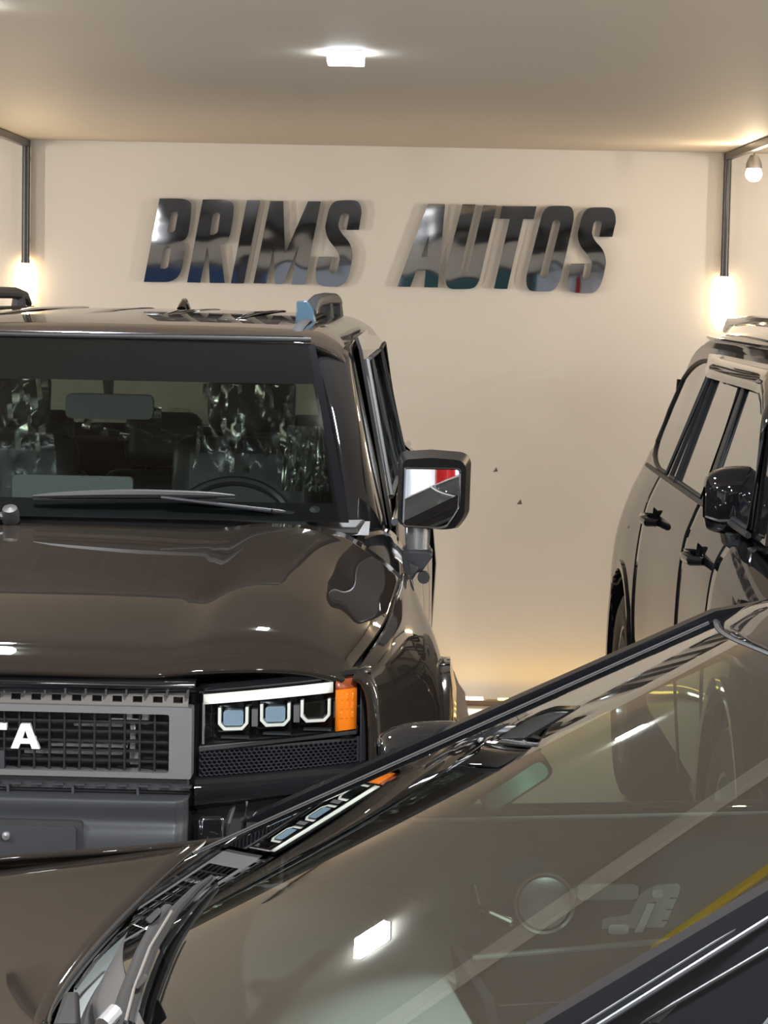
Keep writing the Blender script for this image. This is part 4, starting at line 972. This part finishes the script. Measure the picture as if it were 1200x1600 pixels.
# roof: front strip, glass panel
RF = []
for a, z, w, zw in [(.86, 1.392, .655, 1.340), (1.0, 1.432, .648, 1.385), (1.25, 1.478, .645, 1.428), (1.6, 1.494, .640, 1.440), (2.1, 1.48, .625, 1.425), (2.6, 1.42, .60, 1.37), (3.0, 1.30, .57, 1.26)]:
    row = []
    for f_ in (0, .3, .6, .82, .94, 1.0):
        fwd = (.055 * (1 - f_ ** 2.4)) if a < 1.3 else 0
        if a < .9:
            q = swp(f_ * .995, 1.008); row.append((q.x, q.y, q.z)); continue
        row.append((a - fwd * .8, w * f_, z + (zw - z) * f_ ** 2.6))
    RF.append(row)
RFm = dense(mirror_net(C(RF), ax=1), 60, 60)
MB().grid(RFm[:44]).build('roof_glass', 'black', sd, solid=.012, smooth=60)
MB().grid(RFm[43:]).build('rear_window', 'tintd', sd, solid=.006, smooth=60)
# bonnet
BNs = []
for k, (a_, zc, ze) in enumerate([(0, 0, 0), (-.42, .825, .890), (-.75, .775, .850), (-1.05, .720, .79), (-1.3, .645, .70), (-1.42, .56, .60)]):
    row = []
    for bb in (0, .16, .34, .52, .70, .80, .86):
        if k == 0:
            a = -.235 + .28 * (bb / .86) ** 1.5; z = .850 + .070 * (bb / .86) ** 1.6
        else:
            a = a_ + .16 * (bb / .86) ** 3 * (k / 5) + .12 * (1 - k / 5) * (bb / .86) ** 2; z = zc + (ze - zc) * (bb / .86) ** 2 - (.012 if bb > .83 else 0)
        row.append((a, bb, z))
    BNs.append(row)
MB().grid(dense(mirror_net(C(BNs), ax=1), 40, 70)).build('bonnet', 'sedan', sd, solid=.012, smooth=60)
for sg in (1, -1):
    MB().tube([( -.235 + .28 * (abs(x) / .86) ** 1.5, x, .853 + .070 * (abs(x) / .86) ** 1.6) for x in np.linspace(0, sg * .86, 24)], .003, 6).build('bonnet_rear_edge', 'dchrome', sd)
# cowl tray under the wipers
G = []
for f_, dz in [(0, -.05), (.35, -.055), (.7, -.03), (1.0, -.004)]:
    row = []
    for s in np.linspace(-1, 1, 30):
        e = swp(s, .0); h = Vector((-.235 + .28 * abs(s) ** 1.5, s * .86, .850 + .070 * abs(s) ** 1.6))
        p = h.lerp(e, f_); row.append((p.x, p.y, p.z + dz))
    G.append(row)
MB().grid(dense(np.array(G), 12, 40)).build('cowl_tray', 'plastic', sd, smooth=60)
# fenders, doors: side stations in (b, z) from the top edge down
SS = [(-1.42, [(.70, .60), (.76, .56), (.80, .48), (.82, .36)]), (-1.2, [(.84, .745), (.875, .72), (.90, .62), (.91, .4)]),
      (-.8, [(.862, .848), (.900, .82), (.935, .70), (.94, .4)]), (-.4, [(.862, .895), (.900, .86), (.935, .72), (.94, .35)]), (-.02, [(.862, .920), (.900, .885), (.93, .75), (.93, .3)]),
      (.3, [(.850, .955), (.895, .90), (.925, .75), (.925, .3)]), (1.0, [(.845, .972), (.892, .91), (.925, .75), (.925, .3)]), (2.0, [(.835, .99), (.888, .92), (.925, .75), (.925, .3)]),
      (2.8, [(.79, 1.0), (.86, .93), (.91, .75), (.91, .35)]), (3.4, [(.72, 1.0), (.80, .93), (.85, .75), (.84, .4)])]
def sd_side(v0, v1, n, sg):
    g = side_net(SS, v0, v1, n, 20, 1); out = np.zeros_like(g); out[:, :, 0] = g[:, :, 1]; out[:, :, 1] = sg * g[:, :, 0]; out[:, :, 2] = g[:, :, 2]; return out
def cylb(x, y, z, r, w):
    return MB().lathe([(r, -w / 2), (r, w / 2)], (x, y, z), (0, 1, 0), 40, cap=True).build('cutter', 'rubber')
for sg in (1, -1):
    for nm, a, c in [('front_fender', -1.42, .18), ('front_door', .187, 1.20), ('rear_door', 1.207, 2.1), ('rear_quarter', 2.107, 3.4)]:
        o = MB().grid(sd_side(a, c, 22, sg)).build(nm, 'sedan', sd, solid=.010, smooth=60)
        if 'fender' in nm: boolean_cut(o, [cylb(-.62, sg * .95, .36, .37, .4)])
        if 'quarter' in nm: boolean_cut(o, [cylb(2.5, sg * .95, .36, .37, .4)])
    for ax_ in (-.62, 2.5):
        w_ = bpy.data.objects.new('wheel', None); COL.objects.link(w_); w_.parent = sd; w_.location = (ax_, sg * .82, .31); w_.rotation_euler = (0, 0, sg * PI / 2)
        wheel(w_, 0, 0, 0, 1, .35, .22, 'dchrome')
    # greenhouse side: thin frames around real window openings
    def gm(a, z, s=sg): return (a, s * (.845 - (z - .97) * .42), z)
    OUT = outline([(.10, .965), (1.0, .975), (2.6, .995), (2.85, 1.10), (2.6, 1.32, 1), (2.1, 1.40), (1.6, 1.432), (1.2, 1.418), (.9, 1.362), (.5, 1.165)])
    WN = [outline([(.50, .985), (1.28, .990), (1.24, 1.385), (1.14, 1.372), (.98, 1.325), (.74, 1.225)]), outline([(1.40, .992), (2.20, .998), (2.25, 1.30), (2.05, 1.37), (1.7, 1.398), (1.36, 1.394)])]
    MB().plate(OUT, WN, gm, lambda p, s=sg: p - Vector((0, s * .03, 0))).build('side_frame', 'black', sd, smooth=20)
    for w in WN:
        MB().plate(w, [], lambda a, z, s=sg: (a, s * (.838 - (z - .97) * .42), z), lambda p, s=sg: p - Vector((0, s * .004, 0))).build('side_window', 'ws', sd)
        MB().tube([gm(*w[j % len(w)]) for j in range(len(w) + 1)], .006, 6).build('window_seal', 'rubber', sd)
    for off_, mm_ in ((.022, 'wiperdark'), (.046, 'grilleblack')):
        MB().tube([gm(a + off_ * .5, z - off_) for a, z in [(.16, .985), (.34, 1.085), (.52, 1.172), (.72, 1.270), (.92, 1.362), (1.05, 1.395)]], .0028, 8).build('pillar_groove_trim', mm_, sd)
    MB().tube([(a, sg * .852, .968 + (a - .2) * .012) for a in np.linspace(.2, 2.6, 12)], .007, 8).build('belt_chrome', 'chrome', sd)
    # exterior mirror
    G = []
    for i, (da, w, h) in enumerate([(-.09, .01, .010), (-.08, .05, .028), (-.04, .080, .045), (.01, .092, .050), (.06, .092, .050), (.075, .085, .046)]):
        ringp = []
        for j in range(18):
            t_ = 2 * PI * j / 18
            ringp.append((.455 + da, sg * (1.0 + math.cos(t_) * w), 1.060 + math.sin(t_) * h))
        G.append(ringp + ringp[:1])
    MB().grid(dense(np.array(G), 20, 37)).build('mirror_housing', 'black', sd, smooth=60)
    MB().plate([(.93 + .085 * math.cos(t_) - .93, .052 * math.sin(t_)) for t_ in np.linspace(0, 2 * PI, 24)[:-1]], [], lambda x, z, s=sg: (.515, s * (1.0 + x), 1.06 + z), lambda p: p + Vector((.006, 0, 0))).build('mirror_reflector', 'mirror', sd)
    MB().hexa([(.40, sg * .84, .965), (.50, sg * .84, .965), (.50, sg * .95, .99), (.42, sg * .95, .99), (.40, sg * .84, .99), (.50, sg * .84, .99), (.50, sg * .95, 1.02), (.42, sg * .95, 1.02)]).build('mirror_foot', 'plastic', sd, bevel=.008)
# nose and tail
MB().grid(dense(mirror_net(C([[(a, 0, z), (a + .02, .4, z), (a + .12, .7, z), (a + .3, .82, z)] for a, z in ((-1.44, .58), (-1.50, .5), (-1.52, .4), (-1.50, .25))]), ax=1), 12, 30)).build('front_bumper', 'sedan', sd, solid=.01)
MB().grid(dense(mirror_net(C([[(a, 0, z), (a, .4, z), (a - .05, .65, z), (a - .15, .76, z)] for a, z in ((3.0, 1.30), (3.3, 1.06), (3.55, 1.0), (3.62, .8), (3.62, .4))]), ax=1), 16, 30)).build('tail_panel', 'sedan', sd, solid=.01)
MB().box((1.0, 0, .30), (4.2, 1.6, .25)).build('floor_pan', 'rubber', sd)
MB().box((-.75, 0, .52), (1.1, 1.3, .3)).build('engine_block', 'rubber', sd)

# ---- wipers lying on the cowl
def T(px, py, z, Y=None):
    """pixel of the photo + local height -> sedan-local point"""
    d = cfw * F_PX + cR * (px - 600) + cU * (800 - py)
    t = (z + .035 - EYE) / d.z
    w = d * t + Vector((0, 0, EYE)) - Vector((-.232, 3.605, 0))
    return Vector((w.x * math.cos(PSI) + w.y * math.sin(PSI), -w.x * math.sin(PSI) + w.y * math.cos(PSI), z - .005))
def G2(px, py, o=.012):
    """photo pixel -> point lying on the (extended) glass surface, lifted by o"""
    d = cfw * F_PX + cR * (px - 600) + cU * (800 - py); d /= F_PX
    def q(t):
        w = d * t + Vector((0, 0, EYE)) - Vector((-.232, 3.605, .04))
        return Vector((w.x * math.cos(PSI) + w.y * math.sin(PSI), -w.x * math.sin(PSI) + w.y * math.cos(PSI), w.z))
    def h(t):
        p = q(t); return p.z - (.924 + .461 * p.x - .135 * ((p.y ** 2 + .004) ** .75 - .588)) - o
    lo = 2.3
    while h(lo + .02) > 0 and lo < 6: lo += .02
    hi = lo + .02
    for _ in range(20):
        mid = (lo + hi) / 2
        if h(mid) > 0: lo = mid
        else: hi = mid
    return q(lo)
A_ = [G2(176, 1640, .03), G2(196, 1560, .03), (G2(222, 1490, .03)), G2(250, 1432, .024), G2(262, 1418, .02)]
MB().tube(A_, [.013, .012, .011, .009, .008], 10, flat=.7).build('wiper_arm', 'wiperdark', sd)
MB().tube([G2(202, 1600, .022), G2(214, 1545, .022), G2(238, 1480, .022), G2(272, 1425, .020), G2(305, 1390, .016), G2(331, 1370, .012)], [.005, .008, .009, .008, .006, .003], 8).build('wiper_blade', 'wiperdark', sd)
MB().tube([G2(208, 1600, .008), G2(220, 1545, .008), G2(244, 1481, .008), G2(278, 1426, .008), G2(334, 1372, .006)], .0035, 6).build('wiper_rubber', 'rubber', sd)
MB().tube([G2(196, 1596, .036), G2(209, 1545, .036), G2(234, 1480, .034), G2(268, 1424, .030)], .0022, 6).build('wiper_spoiler_edge', 'brownp', sd)
for x, y in ((226, 1437), (205, 1540)):
    b_ = MB().hexa([tuple(q) for q in (G2(x, y, .02), G2(x + 22, y - 20, .02), G2(x + 28, y - 13, .02), G2(x + 8, y + 8, .02), G2(x, y, .036), G2(x + 22, y - 20, .036), G2(x + 28, y - 13, .036), G2(x + 8, y + 8, .036))])
    b_.build('wiper_joint', 'wiperdark', sd, bevel=.003)
MB().tube([G2(118, 1545, -.03), G2(150, 1500, -.025), G2(185, 1462, -.02), G2(222, 1434, .01)], [.002, .003, .003, .003], 8).build('washer_hose', 'dchrome', sd)
MB().hexa([tuple(q) for q in (T(80, 1610, .87), T(128, 1610, .87), T(124, 1550, .87), T(100, 1550, .87), T(84, 1600, .895), T(122, 1600, .895), T(120, 1551, .89), T(104, 1551, .89))]).build('wiper_base_cap', 'wiperdark', sd, bevel=.004)
MB().tube([G2(160, 1602, .05), G2(180, 1580, .05)], .011, 10).build('arm_clip', 'silver', sd)

# ---- interior of the saloon
# far and near door cards
for sg in (1, -1):
    G = []
    for a in np.linspace(.18, 1.28, 12):
        G.append([(a, sg * b_, z + (a - .2) * .012) for b_, z in [(.805, .958), (.775, .968), (.752, .955), (.742, .90), (.740, .80), (.725, .765), (.705, .74), (.712, .70), (.74, .62), (.75, .45)]])
    MB().grid(dense(C(G), 20, 40)).build('door_card', 'interior', sd, smooth=60)
    MB().tube([(a, sg * .708, .742 + (a - .45) * .07) for a in np.linspace(.50, 1.05, 10)], .0055, 8).build('door_trim_strip', 'switchsilver', sd)
    MB().tube([(a, sg * .712, .655 + math.sin((a - .5) * 4) * .012) for a in np.linspace(.55, 1.0, 8)], .0025, 6).build('pocket_edge', 'silver', sd)
    MB().tube([(a, sg * .775, .972 + (a - .2) * .012) for a in np.linspace(.40, 1.28, 10)], .004, 6).build('window_sill_strip', 'switchsilver', sd)
    # loudspeaker
    c = (.63, sg * .738, .835)
    MB().lathe([(.001, .010), (.030, .011), (.046, .008), (.050, .002), (.050, -.01)], c, (0, -sg, 0), 32).build('speaker_cover', 'silver', sd)
    MB().lathe([(.050, .010), (.0545, .012), (.058, .006), (.058, -.01)], c, (0, -sg, 0), 36).build('speaker_ring', 'silver', sd)
    # seat switch panel, L-shaped with seat-shaped switches
    def dm(x, z, s=sg): return (x, s * .7345, z)
    pan = outline([(.735, .775), (.735, .800), (.742, .808, 1), (.762, .808), (.785, .812), (.800, .842), (.812, .866, 1), (.868, .866), (.878, .866, 1), (.872, .846), (.852, .796), (.842, .776, 1), (.80, .770), (.745, .766), (.735, .766, 1)])
    pp = MB().plate(pan, [], dm, lambda p, s=sg: p + Vector((0, s * .01, 0))).build('seat_switch_panel', 'switchsilver', sd, bevel=.0015)
    MB().plate(rrect(.745, .778, .782, .796, .008), [], lambda x, z, s=sg: (x, s * .733, z), lambda p, s=sg: p + Vector((0, -s * .006, 0))).build('seat_switch', 'chrome', pp, bevel=.002)
    MB().plate(outline([(.79, .779), (.808, .779), (.832, .835), (.815, .835), (.800, .800)]), [], lambda x, z, s=sg: (x, s * .733, z), lambda p, s=sg: p + Vector((0, -s * .006, 0))).build('seat_switch', 'chrome', pp, bevel=.002)
    MB().plate(rrect(.822, .843, .842, .858, .006), [], lambda x, z, s=sg: (x, s * .733, z), lambda p, s=sg: p + Vector((0, -s * .006, 0))).build('seat_switch', 'chrome', pp, bevel=.002)
    for z_ in (.800, .820, .840):
        MB().box((.850 + (z_ - .8) * .35, sg * .7335, z_), (.014, .003, .0016)).build('switch_line', 'plastic', pp)
    pp = MB().plate(rrect(.690, .838, .800, .866, .012), [], dm, lambda p, s=sg: p + Vector((0, s * .01, 0))).build('memory_switch_panel', 'switchsilver', sd, bevel=.0015)
    # door opener
    MB().tube([(.505, sg * .735, .870), (.512, sg * .732, .84), (.520, sg * .735, .80)], .004, 8).build('door_bezel', 'silver', sd)
    MB().tube([(.51, sg * .725, .832), (.53, sg * .70, .828), (.56, sg * .695, .812), (.58, sg * .71, .797)], [.006, .009, .012, .003], 10, flat=.7).build('door_opener', 'chrome', sd)
# dashboard
G = []
for a, z in [(-.20, .83), (0, .868), (.18, .885), (.32, .880), (.385, .855), (.40, .80), (.39, .60)]:
    G.append([(a + .10 * (b_ / .74) ** 3 - (.0 if b_ < .6 else .10 * (b_ - .6) / .14), b_, z - .01 * (b_ / .74) ** 2) for b_ in (0, .2, .4, .55, .66, .74)])
MB().grid(dense(mirror_net(C(G), ax=1), 30, 50)).build('dashboard', 'dash', sd, smooth=60)
MB().plate(rrect(-.20, .80, .10, .93, .015), [], lambda b_, z: (.40 - (z - .8) * .2, b_, z), lambda p: p + Vector((-.015, 0, 0))).build('centre_display', 'frit', sd)
# headliner with sun visors and mirror
G = []
for a, z in [(.86, 1.352), (1.0, 1.385), (1.3, 1.42), (1.8, 1.435), (2.3, 1.40), (2.8, 1.28)]:
    G.append([(a, b_, z - .05 * (b_ / .62) ** 2.5) for b_ in (0, .2, .4, .55, .62)])
MB().grid(dense(mirror_net(C(G), ax=1), 20, 30)).build('headliner', 'cream', sd)
for sg in (1, -1):
    MB().hexa([(.86, sg * .12, 1.315), (.86, sg * .52, 1.300), (1.00, sg * .52, 1.352), (1.00, sg * .12, 1.37), (.86, sg * .12, 1.333), (.86, sg * .52, 1.315), (1.00, sg * .52, 1.366), (1.00, sg * .12, 1.385)]).build('sun_visor', 'cream', sd, bevel=.006)
mc = Vector((.475, .205, 1.150)); e1 = Vector((.80, -.10, .56)).normalized(); e2 = Vector((-.50, -.35, .80)); e2 = (e2 - e1 * e2.dot(e1)).normalized(); e3 = e1.cross(e2)
if e3.y > 0: e3 = -e3
MB().plate(rrect(-.060, -.023, .060, .023, .019), [], lambda x, y: mc + e1 * x + e2 * y, lambda p: p - e3 * .022).build('rear_view_mirror', 'plastic', sd, bevel=.006)
MB().plate(rrect(-.053, -.017, .053, .017, .015), [], lambda x, y: mc + e1 * x + e2 * y + e3 * .002, lambda p: p - e3 * .0015).build('mirror_reflector', 'greenreflect', sd)
MB().tube([mc - e3 * .015, mc - e3 * .03 + Vector((.03, -.01, .05))], [.012, .016], 10).build('mirror_stem', 'plastic', sd)
# seats (turned to face the nose: local rows run along a)
def seat_s(b_, a, z=.50, w=.52):
    e = bpy.data.objects.new('seat', None); COL.objects.link(e); e.parent = sd; e.location = (a, b_, 0); e.rotation_euler = (0, 0, -PI / 2)
    MB().box((0, -.05, z), (w, .5, .16)).build('seat_cushion', 'interior', e, bevel=.05, seg=3)
    rot = Matrix.Rotation(-.32, 3, 'X')
    MB().box((0, .30, z + .32), (w * .92, .14, .62), rot).build('seat_back', 'leather', e, bevel=.055, seg=3)
    for k in range(7): MB().box((-w * .3 + k * w * .1, .222, z + .34), (.004, .008, .44), rot).build('seat_seam', 'plastic', e)
    MB().box((0, .43, z + .70), (.27, .10, .18), rot).build('headrest', 'leather', e, bevel=.04, seg=3)
for b_ in (.38, -.38):
    seat_s(b_, 1.05); seat_s(b_, 2.05, .52)
# steering wheel, near side
swm = Matrix.Translation((.52, -.38, .84)) @ Matrix.Rotation(math.radians(-65), 4, 'Y')
# grab handle over the far door
MB().tube([(1.05, .60, 1.315), (1.07, .575, 1.295), (1.2, .57, 1.295), (1.22, .595, 1.32)], .010, 8).build('grab_handle', 'cream', sd)
